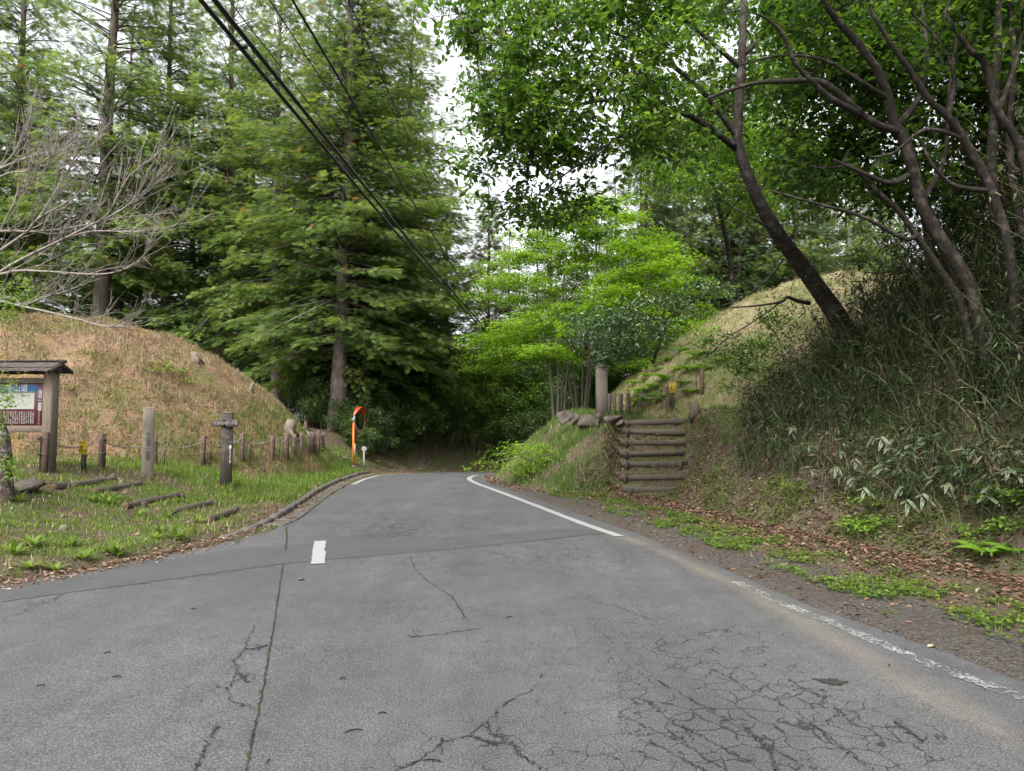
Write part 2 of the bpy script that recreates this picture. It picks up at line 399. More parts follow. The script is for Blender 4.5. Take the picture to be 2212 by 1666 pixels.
k=NM('crack_fill',.95,.1); k.color(k.ramp(k.noise(k.pos(),30,4,.7),[(.35,(.02,.019,.017)),(.7,(.045,.042,.036))])); M['crack']=k.m
k=NM('seam_moss',.95,.1); k.color(k.ramp(k.noise(k.pos(),7,5,.7),[(.42,(.02,.019,.016)),(.6,(.035,.045,.016))])); M['seam']=k.m
def soil_mat(name, a, b, c, d, green, gscale=.9, gthr=(.5,.62)):
    """a,b litter tones / c bare soil / d dry straw / green = moss and short grass"""
    a,b,c,d=dim(a,.5),dim(b,.58),dim(c,.58),dim(d,.66)
    k=NM(name,.95,.1); p=k.pos()
    f=k.noise(p,34,6,.75); col=k.ramp(f,[(.3,a),(.5,b),(.68,d)])
    s=k.noise(p,1.4,5,.6); col=k.mix(k.ramp(s,[(.52,0.0),(.66,.75)]),col,c)
    spk=k.vor(p,26,'F1','Distance'); col=k.mix(k.ramp(spk,[(.12,.55),(.3,0.0)]),col,d)
    g=k.noise(p,gscale,6,.7); gc=k.ramp(k.noise(p,40,4,.7),[(.3,tuple(x*.55 for x in green)),(.7,green)])
    col=k.mix(k.ramp(g,[(gthr[0],0.0),(gthr[1],.8)]),col,gc)
    k.color(col); k.bump(f,.8,.05); return k.m
M['ground']=soil_mat('ground_soil',(.06,.045,.034),(.14,.105,.078),(.10,.075,.056),(.27,.205,.145),(.08,.11,.03),1.1,(.45,.6))
M['mound']=soil_mat('mound_turf',(.13,.08,.05),(.29,.185,.12),(.38,.20,.085),(.48,.36,.23),(.10,.115,.035),.8,(.46,.64))
M['gravel']=soil_mat('gravel_shoulder',(.055,.05,.045),(.11,.10,.09),(.12,.075,.052),(.20,.18,.16),(.08,.11,.035),1.6,(.56,.66))
M['concrete']=plain('kerb_concrete',(.15,.14,.125),.9,.15,.35,9)
M['conc_pale']=plain('gutter_concrete',(.16,.15,.135),.9,.15,.3,7)
M['straw']=foliage('dry_straw',[(0,(.10,.066,.036)),(.4,(.21,.148,.083)),(.75,(.31,.235,.14)),(1,(.43,.35,.235))],.15,.8,.1,(1,1,1))
M['straw_r']=foliage('dry_straw_khaki',[(0,(.11,.088,.045)),(.4,(.23,.185,.105)),(.75,(.34,.28,.17)),(1,(.46,.40,.27))],.15,.8,.1,(1,1,1))  # yellower khaki straw for the right mound and bank
M['needle']=foliage('fallen_needles',[(0,(.05,.026,.016)),(.5,(.12,.058,.034)),(1,(.22,.13,.08))],.1,.8,.1,(1,1,1))
M['litter']=foliage('dead_leaves',[(0,(.055,.032,.02)),(.4,(.12,.068,.044)),(.75,(.20,.128,.085)),(1,(.30,.23,.16))],.12,.7,.15,(1,.9,.8))
M['grass']=foliage('meadow_grass',[(0,(.045,.085,.016)),(.45,(.095,.16,.024)),(.8,(.16,.23,.036)),(1,(.27,.24,.10))],.42)
M['grass2']=foliage('bank_grass',[(0,(.035,.075,.018)),(.5,(.08,.145,.028)),(.85,(.15,.22,.045)),(1,(.33,.27,.13))],.42)
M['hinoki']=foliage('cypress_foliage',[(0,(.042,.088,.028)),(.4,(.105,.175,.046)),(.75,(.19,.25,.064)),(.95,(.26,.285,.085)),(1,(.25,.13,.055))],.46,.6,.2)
M['hinoki_far']=foliage('far_cypress_foliage',[(0,(.045,.08,.042)),(.5,(.085,.13,.06)),(1,(.13,.17,.075))],.36,.6,.2)
M['pine_dead']=foliage('thin_dry_foliage',[(0,(.07,.065,.035)),(.5,(.11,.10,.055)),(1,(.17,.13,.08))],.25)
M['maple']=foliage('maple_leaves',[(0,(.085,.17,.016)),(.5,(.155,.275,.020)),(1,(.25,.37,.035))],.55,.5,.2,(1.15,1.2,.6))
M['shrub']=foliage('shrub_leaves',[(0,(.03,.06,.02)),(.5,(.066,.115,.032)),(1,(.125,.18,.05))],.35,.4,.35)
M['shrub_lime']=foliage('fresh_shrub_leaves',[(0,(.07,.13,.022)),(.5,(.12,.22,.03)),(1,(.20,.30,.045))],.48)
M['camellia']=foliage('glossy_dark_leaves',[(0,(.028,.062,.022)),(.5,(.052,.105,.034)),(1,(.095,.155,.05))],.22,.32,.5)
M['bigleaf']=foliage('broad_leaves',[(0,(.022,.055,.016)),(.5,(.06,.12,.024)),(.85,(.11,.185,.034)),(1,(.18,.26,.05))],.58,.42,.35,(1.3,1.35,.6))
M['midleaf']=foliage('small_broad_leaves',[(0,(.045,.10,.014)),(.5,(.085,.17,.02)),(1,(.15,.25,.03))],.48,.45,.3,(1.3,1.3,.6))
M['bamboo']=foliage('bamboo_leaves',[(0,(.014,.030,.010)),(.45,(.030,.056,.016)),(.65,(.052,.078,.024)),(.8,(.11,.10,.05)),(1,(.21,.175,.10))],.28,.55,.25)
k=NM('bamboo_culm',.6,.3); k.color(k.ramp(k.attr('tint'),[(0,(.04,.043,.02)),(.5,(.095,.085,.045)),(1,(.19,.16,.10))])); M['culm']=k.m
def sasa_mat():
    k=NM('variegated_leaf',.45,.35); t=k.attr('tint'); f=k.math('GREATER_THAN',t,.75)
    g=k.ramp(k.noise(k.pos(),9,3,.6),[(.3,(.025,.055,.026)),(.7,(.05,.09,.038))])
    k.color(k.mix(f,g,(.19,.175,.115))); return k.m
M['sasa']=sasa_mat()
M['fern']=foliage('fern_fronds',[(0,(.085,.18,.02)),(.5,(.14,.27,.03)),(1,(.22,.34,.05))],.5)
M['bark_hinoki']=bark('cypress_bark',(.06,.045,.037),(.165,.135,.118),(.21,.18,.16),(10,10,.5))
M['bark_far']=bark('far_bark',(.06,.047,.04),(.15,.12,.10),None,(10,10,.6))
M['bark_dark']=bark('dark_bark',(.022,.018,.015),(.06,.048,.04),(.10,.10,.09),(11,11,2.5),.7,5)
M['bark_mottled']=bark('mottled_bark',(.020,.017,.014),(.044,.036,.030),(.095,.08,.066),(8,8,2.5),.6,8)
M['bark_grey']=bark('pale_grey_bark',(.16,.14,.12),(.35,.31,.27),None,(14,14,5),.3)
M['bark_lichen']=bark('lichen_bark',(.05,.035,.03),(.13,.095,.085),(.30,.29,.27),(12,12,5),.9,9)
M['bark_maple']=bark('maple_bark',(.10,.085,.07),(.22,.19,.16),None,(10,10,2))
M['wood_post']=wood('fence_post_wood',(.13,.085,.065),(.22,.155,.12))
M['wood_grey']=wood('weathered_grey_wood',(.17,.14,.115),(.33,.285,.24),(.36,.36,.30))
M['wood_dark']=wood('weathered_dark_wood',(.06,.05,.045),(.16,.135,.12),(.28,.27,.24))
M['wood_log']=wood('step_log_wood',(.085,.068,.055),(.20,.165,.135),(.15,.16,.09),(16,1.2,16))
M['wood_cut']=plain('cut_log_end',(.17,.115,.075),.9,.1,.4,30)
M['wood_board']=wood('board_frame_wood',(.22,.175,.14),(.36,.30,.245))
M['shingle']=wood('roof_shingle',(.085,.07,.065),(.22,.185,.165),None,(22,2,22))
M['maroon']=plain('maroon_panel',(.135,.022,.035),.45,.4,.1,3)
M['blue']=plain('blue_band',(.012,.14,.36),.45,.4,.08,4)
M['mapcream']=plain('map_cream',(.56,.60,.52),.5,.35,.06,6)
M['white']=plain('white_print',(.78,.78,.76),.6,.2,.04,6)
M['map_ink']=plain('map_ink',(.30,.33,.36),.6,.2,.1,6)
M['yellow']=plain('yellow_plate',(.72,.52,.02),.45,.4,.06,8)
M['black']=plain('black_print',(.012,.012,.012),.5,.3,.1,8)
M['blackplastic']=plain('black_plastic',(.018,.02,.02),.5,.35,.2,12)
M['green_plastic']=plain('dark_green_pole',(.015,.035,.022),.45,.4,.2,12)
M['orange']=plain('orange_enamel',(.80,.19,.012),.4,.45,.1,5)
M['redvisor']=plain('red_visor',(.72,.07,.02),.4,.45,.1,5)
M['mirror']=plain('mirror_back_rim',(.05,.055,.06),.3,.5,.1,5)
k=NM('mirror_face',.06,.5); k.color((.55,.58,.60)); k.b.inputs['Metallic'].default_value=1.0; M['mirrorface']=k.m
M['greyplastic']=plain('grey_shell',(.15,.155,.165),.5,.3,.1,5)
M['silver']=plain('galvanised',(.40,.41,.42),.45,.4,.15,20,.3)
M['chain']=plain('weathered_chain',(.42,.38,.34),.6,.3,.25,40)
M['delineator']=plain('pale_post',(.55,.55,.52),.5,.4,.12,12)
M['cable']=plain('black_cable',(.013,.013,.015),.5,.35,.1,3)
M['porcelain']=plain('white_insulator',(.7,.7,.7),.3,.5,.05,5)
M['rim']=plain('mirror_rim',(.75,.42,.25),.4,.4,.1,5)
M['rock']=wood('lichen_rock',(.075,.06,.05),(.20,.165,.14),(.30,.30,.25),(7,7,7))
M['rock_pale']=wood('pale_stone',(.18,.15,.12),(.32,.28,.23),None,(5,5,5))
M['stump']=wood('bleached_stump',(.17,.135,.10),(.32,.26,.20),None,(12,12,2))

# ------------------------------------------------------------------ the setting
def axis(lo,a,b,hi,step,grow=1.16):
    c=list(np.arange(a,b+1e-6,step)); s=step
    up=[]; v=c[-1]
    while v<hi: s*=grow; v+=s; up.append(v)
    s=step; dn=[]; v=c[0]
    while v>lo: s*=grow; v-=s; dn.append(v)
    return np.array(dn[::-1]+c+up)
xs=axis(-140,-13.5,9.5,140,.155,1.2); ys=axis(-25,5.2,33,240,.155,1.2)
GX,GY=np.meshgrid(xs,ys); gz=H(GX.ravel(),GY.ravel())
nx,ny=len(xs),len(ys); ii=(np.arange(ny-1)[:,None]*nx+np.arange(nx-1)[None]).ravel()
mb=MB(); F=np.stack([ii,ii+1,ii+1+nx,ii+nx],-1)
cxg=GX.ravel()[F].mean(1); cyg=GY.ravel()[F].mean(1)
isg=(~inside(cxg,cyg,LEFT_POLY))&(~inside(cxg,cyg,RIGHT_POLY))&(chain_dist(cxg,cyg,ASPH_R)<.75+.5*fbm(cxg*1.5,cyg*1.5,12))
mb.add(np.stack([GX.ravel(),GY.ravel(),gz],-1),[F[~isg]],.5,0); mb.f.append(F[isg]); mb.m.append(np.full(int(isg.sum()),1,np.int32))
ground=structure(mb.build('ground',[M['ground'],M['gravel']],smooth=True))
M['mound_r']=soil_mat('mound_turf_khaki',(.14,.11,.062),(.30,.24,.145),(.26,.19,.10),(.50,.42,.27),(.12,.15,.045),.8,(.40,.60))  # khaki turf, less orange than the left mound
def mound(m,name,mat='mound'):
    mb=MB(); nr,na=64,180; r=np.linspace(0,m['R']*1.06,nr)[1:]; a=np.linspace(0,2*math.pi,na,endpoint=False)
    X=m['c'][0]+r[:,None]*np.cos(a); Y=m['c'][1]+r[:,None]*np.sin(a); Z=moundz(m,X,Y)
    rings=np.stack([X,Y,Z],-1); n,k_=nr-1,na
    i=np.arange(n-1)[:,None]*k_; j=np.arange(k_)[None]; j2=(j+1)%k_
    Fm=np.stack([i+j,i+j2,i+k_+j2,i+k_+j],-1).reshape(-1,4)
    V=rings.reshape(-1,3); c=len(V); top=[m['c'][0],m['c'][1],float(moundz(m,np.array([m['c'][0]]),np.array([m['c'][1]]))[0])]
    V=np.vstack([V,top]); kk=np.arange(k_)
    mb.add(V,[Fm,np.stack([np.full(k_,c),kk,(kk+1)%k_],-1)]); return structure(mb.build(name,M[mat],smooth=True))
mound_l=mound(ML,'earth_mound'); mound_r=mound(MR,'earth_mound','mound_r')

# road: ruled sheet between the two asphalt edges
def resample(ch,n,key):
    P_=np.asarray(ch,float); t=np.array(key,float); tt=np.linspace(t[0],t[-1],n)
    return np.stack([np.interp(tt,t,P_[:,0]),np.interp(tt,t,P_[:,1])],-1)
def ykey(ch):
    P_=np.asarray(ch); d=np.hypot(*np.diff(P_,axis=0).T); return np.concatenate([[0],np.cumsum(d)])
def split(ch,y0):
    a=[p for p in ch if p[1]<y0]; b=[p for p in ch if p[1]>=y0]; p,q=a[-1],b[0]; t=(y0-p[1])/(q[1]-p[1]); m=(p[0]+t*(q[0]-p[0]),y0)
    return a+[m],[m]+b
La,Lb=split(ASPH_L,9.5); Ra,Rb=split(ASPH_R,9.5)
SL=np.vstack([resample(La,140,ykey(La)),resample(Lb,110,ykey(Lb))[1:]]); SR=np.vstack([resample(Ra,140,ykey(Ra)),resample(Rb,110,ykey(Rb))[1:]])
nc=130; tt=np.linspace(0,1,nc)
RX=SL[:,None,0]*(1-tt)+SR[:,None,0]*tt; RY=SL[:,None,1]*(1-tt)+SR[:,None,1]*tt
RZ=zr(RY)+.006*(fbm(RX*.8,RY*.8,40)-.5)*2*np.minimum(1,np.minimum(tt,1-tt)*12)
mb=MB(); n0=len(SL); ii=(np.arange(n0-1)[:,None]*nc+np.arange(nc-1)[None]).ravel()
mb.add(np.stack([RX,RY,RZ],-1).reshape(-1,3),[np.stack([ii,ii+1,ii+1+nc,ii+nc],-1)])
road=structure(mb.build('road',M['asphalt'],smooth=True))
def rz_(x,y): return zr(y)+.006*(fbm(np.asarray(x)*.8,np.asarray(y)*.8,40)-.5)*2
def put_attr(o,name,val):
    a=o.data.attributes.new(name,'FLOAT','POINT'); a.data.foreach_set('value',np.asarray(val,np.float32).ravel())
def blob(u,v,ru,rv):
    c=gp(u,v); e=gp(u+ru,v); f=gp(u,v-rv); rx=abs(e[0]-c[0]); ry=abs(f[1]-c[1])
    return np.exp(-(((RX-c[0])/rx)**2+((RY-c[1])/ry)**2))
sand_ch=[gp(*p) for p in ((1300,1145),(1400,1178),(1500,1225),(1600,1270),(1700,1325),(1800,1380),(1900,1440),(2000,1500),(2150,1580),(2212,1620))]
sd_=chain_dist(RX,RY,sand_ch); put_attr(road,'sand',(np.exp(-(sd_/.09)**2)*.75+np.exp(-(sd_/.25)**2)*.2)*ss((RY-3.2)/1.2)*(.35+.9*fbm(RX*1.7,RY*1.7,15)))
put_attr(road,'gator',np.clip(blob(1680,1590,300,120)*1.25+blob(1500,1400,260,70)*.6+blob(840,1142,120,26)*1.3+blob(1240,1190,240,28)*.5+blob(1000,1620,240,80)*.4+blob(520,1440,80,70)*.4,0,1.25))
put_attr(road,'stain',np.clip(blob(850,1145,150,30)+blob(470,1240,130,40)*.8+blob(1640,1600,260,120)*.6,0,1))

def ribbon(name, px, width, mat, dz, n=None, jit=0, taper=False, wob=0, parent=road, seed=1, world=False, rag=0):
    r=np.random.default_rng(seed); ch=np.array(px if world else [gp(*p) for p in px]); n=n or max(8,len(ch)*10)
    c=spline(ch,n) if not jit else np.stack([np.interp(np.linspace(0,len(ch)-1,n),np.arange(len(ch)),ch[:,i]) for i in (0,1)],-1)
    if jit: c=c+r.normal(size=c.shape)*jit
    d=np.gradient(c,axis=0); d/=np.maximum(np.linalg.norm(d,axis=1,keepdims=True),1e-9); nn=np.stack([-d[:,1],d[:,0]],-1)
    wd=np.full(n,width/2)
    if taper: wd=wd*(.25+.75*r.random(n)**1.3)*np.where(r.random(n)<.12,.15,1)*np.clip(np.minimum(np.arange(n),np.arange(n)[::-1])/3+.15,0,1)
    A=c+nn*(wd+rag*r.normal(size=n))[:,None]; B=c-nn*(wd+rag*r.normal(size=n))[:,None]
    V=np.vstack([np.column_stack([A,rz_(A[:,0],A[:,1])+dz]),np.column_stack([B,rz_(B[:,0],B[:,1])+dz])])
    i=np.arange(n-1); mb=MB(); mb.add(V,[np.stack([i,i+n,i+n+1,i+1],-1)]); return mb.build(name,mat,parent)
# old trench filled with darker asphalt
up=[(0,1262),(250,1228),(430,1196),(560,1182),(700,1170),(1000,1158),(1240,1142)]; lo=[(0,1302),(250,1268),(430,1243),(560,1226),(700,1210),(1000,1184),(1330,1150)]
U=spline([gp(*p) for p in up],70); Lo=spline([gp(*p) for p in lo],70)
j=np.random.default_rng(5).normal(size=(70,2))*.008; U=U+j; Lo=Lo-j
mb=MB(); q=np.linspace(0,1,5)[None,:,None]; G=(Lo[:,None]*(1-q)+U[:,None]*q); ii=(np.arange(69)[:,None]*5+np.arange(4)[None]).ravel()
mb.add(np.column_stack([G.reshape(-1,2),rz_(G[...,0],G[...,1]).ravel()+.004]),[np.stack([ii,ii+5,ii+6,ii+1],-1)[:,::-1]])
mb.build('asphalt_patch',M['patch'],road)
# painted markings
ribbon('edge_line',[(1050,1024),(1022,1029),(1014,1036),(1030,1045),(1060,1056),(1095,1069),(1150,1090),(1220,1117),(1280,1139),(1338,1159)],.15,M['paint'],.008,90,rag=.004)
ribbon('edge_line_worn',[(1590,1258),(1680,1300),(1800,1348),(1920,1400),(2060,1455),(2212,1512)],.12,M['paint_worn'],.008,60,rag=.01)
ribbon('edge_line_worn',[(1345,1162),(1420,1190),(1500,1222)],.11,paint_mat('road_paint_trace',.75,.82),.008,30,seed=3)
ribbon('edge_line',[(-4.35,19.4),(-4.42,21.5),(-4.2,24),(-3.95,26.2),(-3.05,28.4),(-1.7,30.3),(.5,32.7),(3.4,35.6)],.13,M['paint'],.008,60,world=True,rag=.004)
c0,c1=gp(687,1220),gp(691,1170)
ribbon('centre_dash',[(c0[0]-.0,c0[1]),((c0[0]+c1[0])/2,(c0[1]+c1[1])/2),c1],.155,M['paint'],.010,16,world=True,rag=.006)
# cracks and the paving seam
ribbon('paving_seam',[(612,1218),(603,1275),(592,1350),(575,1450),(556,1550),(542,1615),(528,1690)],.010,M['seam'],.007,150,jit=.005,rag=.0025)
ribbon('paving_seam',[(618,1138),(620,1160),(617,1190)],.02,M['seam'],.007,20,jit=.006,seed=4)
cr=[[(885,1203),(897,1232),(925,1258),(945,1270),(975,1290),(990,1310),(1005,1332)],[(560,1340),(535,1380),(530,1405),(505,1430),(515,1455),(492,1490),(500,1518),(548,1530)],
 [(530,1405),(560,1402),(578,1395)],[(515,1455),(535,1478)],[(820,1680),(880,1655),(905,1648),(955,1605),(1015,1590),(1050,1562),(1085,1525),(1175,1475)],
 [(1050,1562),(1060,1588),(1105,1605),(1125,1635),(1180,1668)],[(1015,1590),(1040,1600),(1075,1612)],[(470,1570),(452,1600),(440,1630),(425,1660),(410,1700)],[(880,1380),(950,1370),(1045,1358)],
 [(1370,1560),(1480,1610),(1560,1660),(1600,1690)],[(1390,1510),(1450,1560),(1540,1605),(1620,1650)],[(1400,1600),(1500,1655),(1560,1690)],[(1420,1470),(1520,1530),(1640,1600),(1740,1660)],
 [(1930,1560),(1960,1580),(1995,1605)],[(0,1345),(80,1310),(140,1285)],[(1530,1440),(1620,1490),(1720,1540),(1800,1600),(1890,1670)],[(1700,1470),(1780,1510),(1850,1570)],
 [(1040,1190),(1090,1200),(1150,1218)],[(930,1098),(935,1090),(945,1085)],[(700,1212),(900,1196),(1100,1176),(1300,1154)],[(160,1282),(400,1250),(600,1222)],[(1600,1560),(1660,1625),(1690,1690)],
 [(1180,1090),(1200,1110)],[(1230,1290),(1330,1310),(1420,1345)]]
rk=np.random.default_rng(55); extra=[]
for c in cr:
    for _ in range(3):
        i=rk.integers(len(c)-1); t=rk.random(); u=c[i][0]+(c[i+1][0]-c[i][0])*t; v=c[i][1]+(c[i+1][1]-c[i][1])*t; L=rk.uniform(14,50); a=rk.uniform(0,6.28)
        extra.append([(u,v),(u+L*.5*math.cos(a),v+L*.25*math.sin(a)),(u+L*math.cos(a+.4),v+L*.5*math.sin(a+.4))])
for q_,c in enumerate(cr+extra): ribbon('crack',c,.0115 if q_<len(cr) else .008,M['crack'],.0065,40+12*len(c) if q_<len(cr) else 22,jit=.010 if q_<len(cr) else .007,taper=True,seed=100+q_)
# pothole at the right wheel track
pc=gp(1795,1474); mb=MB(); a=np.linspace(0,2*math.pi,22,endpoint=False); rr=1+.22*np.random.default_rng(3).normal(size=22)
V=np.column_stack([pc[0]+.075*rr*np.cos(a),pc[1]+.062*rr*np.sin(a),np.full(22,.0075)]); V=np.vstack([V,[pc[0],pc[1],.0072]])
kk=np.arange(22); mb.add(V,[np.stack([np.full(22,22),kk,(kk+1)%22],-1)]); mb.build('pothole',M['crack'],road)

# kerb stones and gutter slabs along the left edge
kc=np.array(KERB); sl_=ykey(KERB); Lk=sl_[-1]; nst=int(Lk/.62)
kerb=bpy.data.objects.new('kerb',None); COL.objects.link(kerb); kerb['kind']='structure'
mbk=MB(); box(mbk,(0,0,.0),(.605,.13,.30),ch=.018); km=mbk.mesh('kerb_stone',M['concrete'])
mbg=MB(); box(mbg,(0,0,-.05),(.605,.30,.12),ch=.008); gm=mbg.mesh('gutter_slab',M['conc_pale'])
for i in range(nst):
    s_=(i+.5)*Lk/nst; x=np.interp(s_,sl_,kc[:,0]); y=np.interp(s_,sl_,kc[:,1]); x2=np.interp(s_+.3,sl_,kc[:,0]); y2=np.interp(s_+.3,sl_,kc[:,1])
    x1=np.interp(s_-.3,sl_,kc[:,0]); y1=np.interp(s_-.3,sl_,kc[:,1]); an=math.atan2(y2-y1,x2-x1)
    rise=min(1,i/4)
    link('kerb_stone',km,kerb,(x,y,zr(y)-.10+.055*rise+random.uniform(-.01,.01)),(random.uniform(-.02,.02),random.uniform(-.012,.012),an+random.uniform(-.015,.015)))
    if i>1: link('gutter_slab',gm,kerb,(x+.225*math.sin(an),y-.225*math.cos(an),zr(y)+.012+random.uniform(-.004,.004)),(.02,0,an))
# ------------------------------------------------------------------ lettering
def text_mesh(body, size, mat, vertical=False, ext=.0008, bold=0):
    cu=bpy.data.curves.new('lettering','FONT'); cu.body='\n'.join(body) if vertical else body
    cu.size=size; cu.align_x='CENTER'; cu.align_y='CENTER'; cu.extrude=ext; cu.resolution_u=2; cu.offset=bold
    if vertical: cu.space_line=.92
    o=bpy.data.objects.new('lettering',cu); COL.objects.link(o)
    dg=bpy.context.evaluated_depsgraph_get(); me=bpy.data.meshes.new_from_object(o.evaluated_get(dg))
    bpy.data.objects.remove(o); bpy.data.curves.remove(cu); me.materials.clear(); me.materials.append(mat); me.name='lettering'
    return me
FR=(math.pi/2,0,0)      # text standing up, facing -Y
# ------------------------------------------------------------------ notice board
pb=P(104,1019); S=pb[1]/FD
def bxz(u,v): return ((u-104)*S, (1019-v)*S)
nb=thing('notice_board','roofed wooden notice board with maroon panel and blue band, left of the steps','notice board',tuple(pb+np.array([0,0,-.0])),math.radians(-4))
pw=.168; zt=bxz(0,800)[1]; xl=-1.75
for x in (0,xl):
    mb=MB(); cpost(mb,pw,.18,-.3,zt+.02,.012); mb.build('post',M['wood_board'],nb,(x,0,0))
zb0,zb1=bxz(0,935)[1],bxz(0,921)[1]; zb2,zb3=bxz(0,829)[1],bxz(0,818)[1]
wi=-xl-pw-.004
for a,b in ((zb0,zb1),(zb2,zb3)):
    mb=MB(); box(mb,(0,0,0),(wi,.09,b-a),ch=.006); mb.build('rail',M['wood_board'],nb,(xl/2,-.01,(a+b)/2))
mb=MB(); box(mb,(0,0,0),(wi,.03,zb2-zb1-.004),ch=.003); pan=mb.build('panel',M['maroon'],nb,(xl/2,-.02,(zb1+zb2)/2))
yf=-.036-.001
def flat(name,x0,x1,z0,z1,mat,parent,y=yf,wavy=0):
    mb=MB(); n=14; X=np.linspace(x0,x1,n); r=np.random.default_rng(2); wv=wavy*r.normal(size=(2,n))
    A=np.column_stack([X,np.full(n,y),z0+wv[0]]); B=np.column_stack([X,np.full(n,y),z1+wv[1]])
    if wavy: B[-1,0]-=.05; A[-1,0]+=0
    A2=A+[0,.003,0]; B2=B+[0,.003,0]; i=np.arange(n-1)
    mb.add(np.vstack([A,B]),[np.stack([i,i+1,i+n+1,i+n],-1)]); o=mb.build(name,mat,parent); o.location=-Vector(parent.location) if parent is not nb else (0,0,0); return o
bl=flat('blue_band',xl+.32,bxz(82,0)[0],bxz(0,848)[1],bxz(0,834)[1],M['blue'],pan,yf,.006)
mp=flat('map',xl+.36,bxz(70,0)[0],bxz(0,885)[1],bxz(0,850)[1],M['mapcream'],pan,yf)
mr=np.random.default_rng(8); mb=MB(); x0,x1,z0,z1=xl+.4,bxz(68,0)[0],bxz(0,883)[1],bxz(0,852)[1]
for q_ in range(26):
    a=np.array([mr.uniform(x0,x1),mr.uniform(z0,z1)]); pts=[a]
    for s_ in range(4): a=a+np.array([mr.normal()*.03,abs(mr.normal())*.025]); a=np.clip(a,[x0,z0],[x1,z1]); pts.append(a)
    tube(mb,[(p[0],yf-.0012,p[1]) for p in pts],.0016,3,cap=False)
o=stuff(mb.build('map_line',M['map_ink'],pan)); o.location=-Vector(pan.location)
def put_text(body,u,v,size,parent=pan,vertical=False,mat=None,y=yf-.002,bold=0,base=None):
    x,z=bxz(u,v); o=link('lettering',text_mesh(body,size,mat or M['white'],vertical,bold=bold),parent,None,FR)
    o.location=Vector((x,y,z))-(Vector(parent.location) if parent is not nb else Vector()); return o
put_text('中山道',29,841,.135,bold=.0012).data.transform
put_text('槇根一里塚',83,867,.078,vertical=True,bold=.0006); put_text('まきがねいちりづか',82,903,.030,vertical=True)
cols=['一里塚は江戸時代','徳川家康が諸街道','に築かせたもので','三十六町を一里と','して道の両側に塚','を築き榎や松を植','え旅人の目印とし','た。中山道の一里','塚は今も往時の姿','のまま南北一対の','塚が残り、直径約','十メートル高さ四','メートルほどあり','街道の往来を見守','っている。昭和の','調査の後に整備さ','れた史跡である。']
for q_,c in enumerate(cols): put_text(c,69-5.1*q_,903.5,.029,vertical=True)
# roof of split shingles on both slopes
zr0,zr1=bxz(0,804)[1],bxz(0,788)[1]; xr0,xr1=xl-.20,.20; dep=.24
roof=MB(); box(roof,((xr0+xr1)/2,0,zr0+.02),(xr1-xr0-.08,.10,.09),ch=.008); roof=roof.build('roof',M['wood_dark'],nb)
sm=MB(); box(sm,(0,0,0),(.098,.29,.016),ch=.004); smm=sm.mesh('shingle',M['shingle']); ang=math.atan2(zr1-zr0,dep); ns=int((xr1-xr0)/.1)
for sgn in (-1,1):
    for row in range(2):
        for i in range(ns):
            yy=-sgn*(dep*(.74-.42*row)); zz=zr1-(abs(yy)/dep)*(zr1-zr0)+.02+.016*row
            link('shingle',smm,roof,(xr0+.05+i*.1+random.uniform(-.006,.006),-yy if sgn>0 else -yy,zz+random.uniform(-.004,.006)),(0,0,0)).rotation_euler=((-ang if -yy>0 else ang)+random.uniform(-.02,.02),random.uniform(-.02,.02),0)
mb=MB(); tube(mb,[(xr0-.04,0,zr1+.045),(xr1+.04,0,zr1+.045)],.034,10); mb.build('ridge_pole',M['wood_dark'],roof)
for x in (xr1-.02,xr0+.02):
    mb=MB(); loft(mb,[[(x-.012,-dep-.02,zr0-.03),(x+.012,-dep-.02,zr0-.03),(x+.012,-dep-.02,zr0+.03),(x-.012,-dep-.02,zr0+.03)],[(x-.012,0,zr1-.03),(x+.012,0,zr1-.03),(x+.012,0,zr1+.03),(x-.012,0,zr1+.03)],[(x-.012,dep+.02,zr0-.03),(x+.012,dep+.02,zr0-.03),(x+.012,dep+.02,zr0+.03),(x-.012,dep+.02,zr0+.03)]])
    mb.build('barge_board',M['wood_dark'],roof)

# ------------------------------------------------------------------ marker posts and finger post
def carved_post(name,label,uv,wpx,toppx,mat,rz,txt,cap=False,tsize=.15,tz=.58):
    p=P(*uv); s=p[1]/FD; wd=wpx*s; h=(uv[1]-toppx)*s
    t=thing(name,label,'marker post',tuple(p),rz)
    mb=MB()
    if cap:
        cpost(mb,wd,wd,-.4,h-.10,.012); b=mb.build('shaft',mat,t)
        mb=MB(); loft(mb,[oct_ring(wd+.02,wd+.02,h-.10,.01),oct_ring(wd+.02,wd+.02,h-.075,.01),oct_ring(wd*.55,.012,h,.004,0,0)]); mb.build('cap',M['wood_grey'],t)
    else:
        r=np.random.default_rng(4); rings=[oct_ring(wd*(1+.04*(1-z)),wd*(1+.04*(1-z)),z*h if z>=0 else z,.014) for z in (-.35,0,.25,.5,.75,.985)]+[oct_ring(wd-.04,wd-.04,h,.01)]
        loft(mb,rings); b=mb.build('shaft',mat,t)
    if txt:
        o=link('lettering',text_mesh(txt,tsize,M['wood_dark'],True,ext=.001),t,(0,-wd/2-.001-.004*(not cap),h*tz),FR); o['label']='carved vertical characters'
    return t,p,h,wd
carved_post('marker_post','tall weathered grey square post with carved characters beside the left log steps',(318,1027),22,881,M['wood_grey'],math.radians(28),'中山道一里塚',tsize=.105,tz=.42)
carved_post('marker_post','square grey post with a pitched top behind the stone row beside the right steps',(1300,896),21,787,M['wood_grey'],math.radians(12),'',True)
p=P(488,1052); s=p[1]/FD; hh=(1052-893)*s; wd=22*s
fp=thing('finger_post','dark timber signpost with two short arrow boards and a white strip','signpost',tuple(p),math.radians(18))
mb=MB(); cpost(mb,wd,wd,-.4,hh-.012,.012); mb.build('shaft',M['wood_dark'],fp)
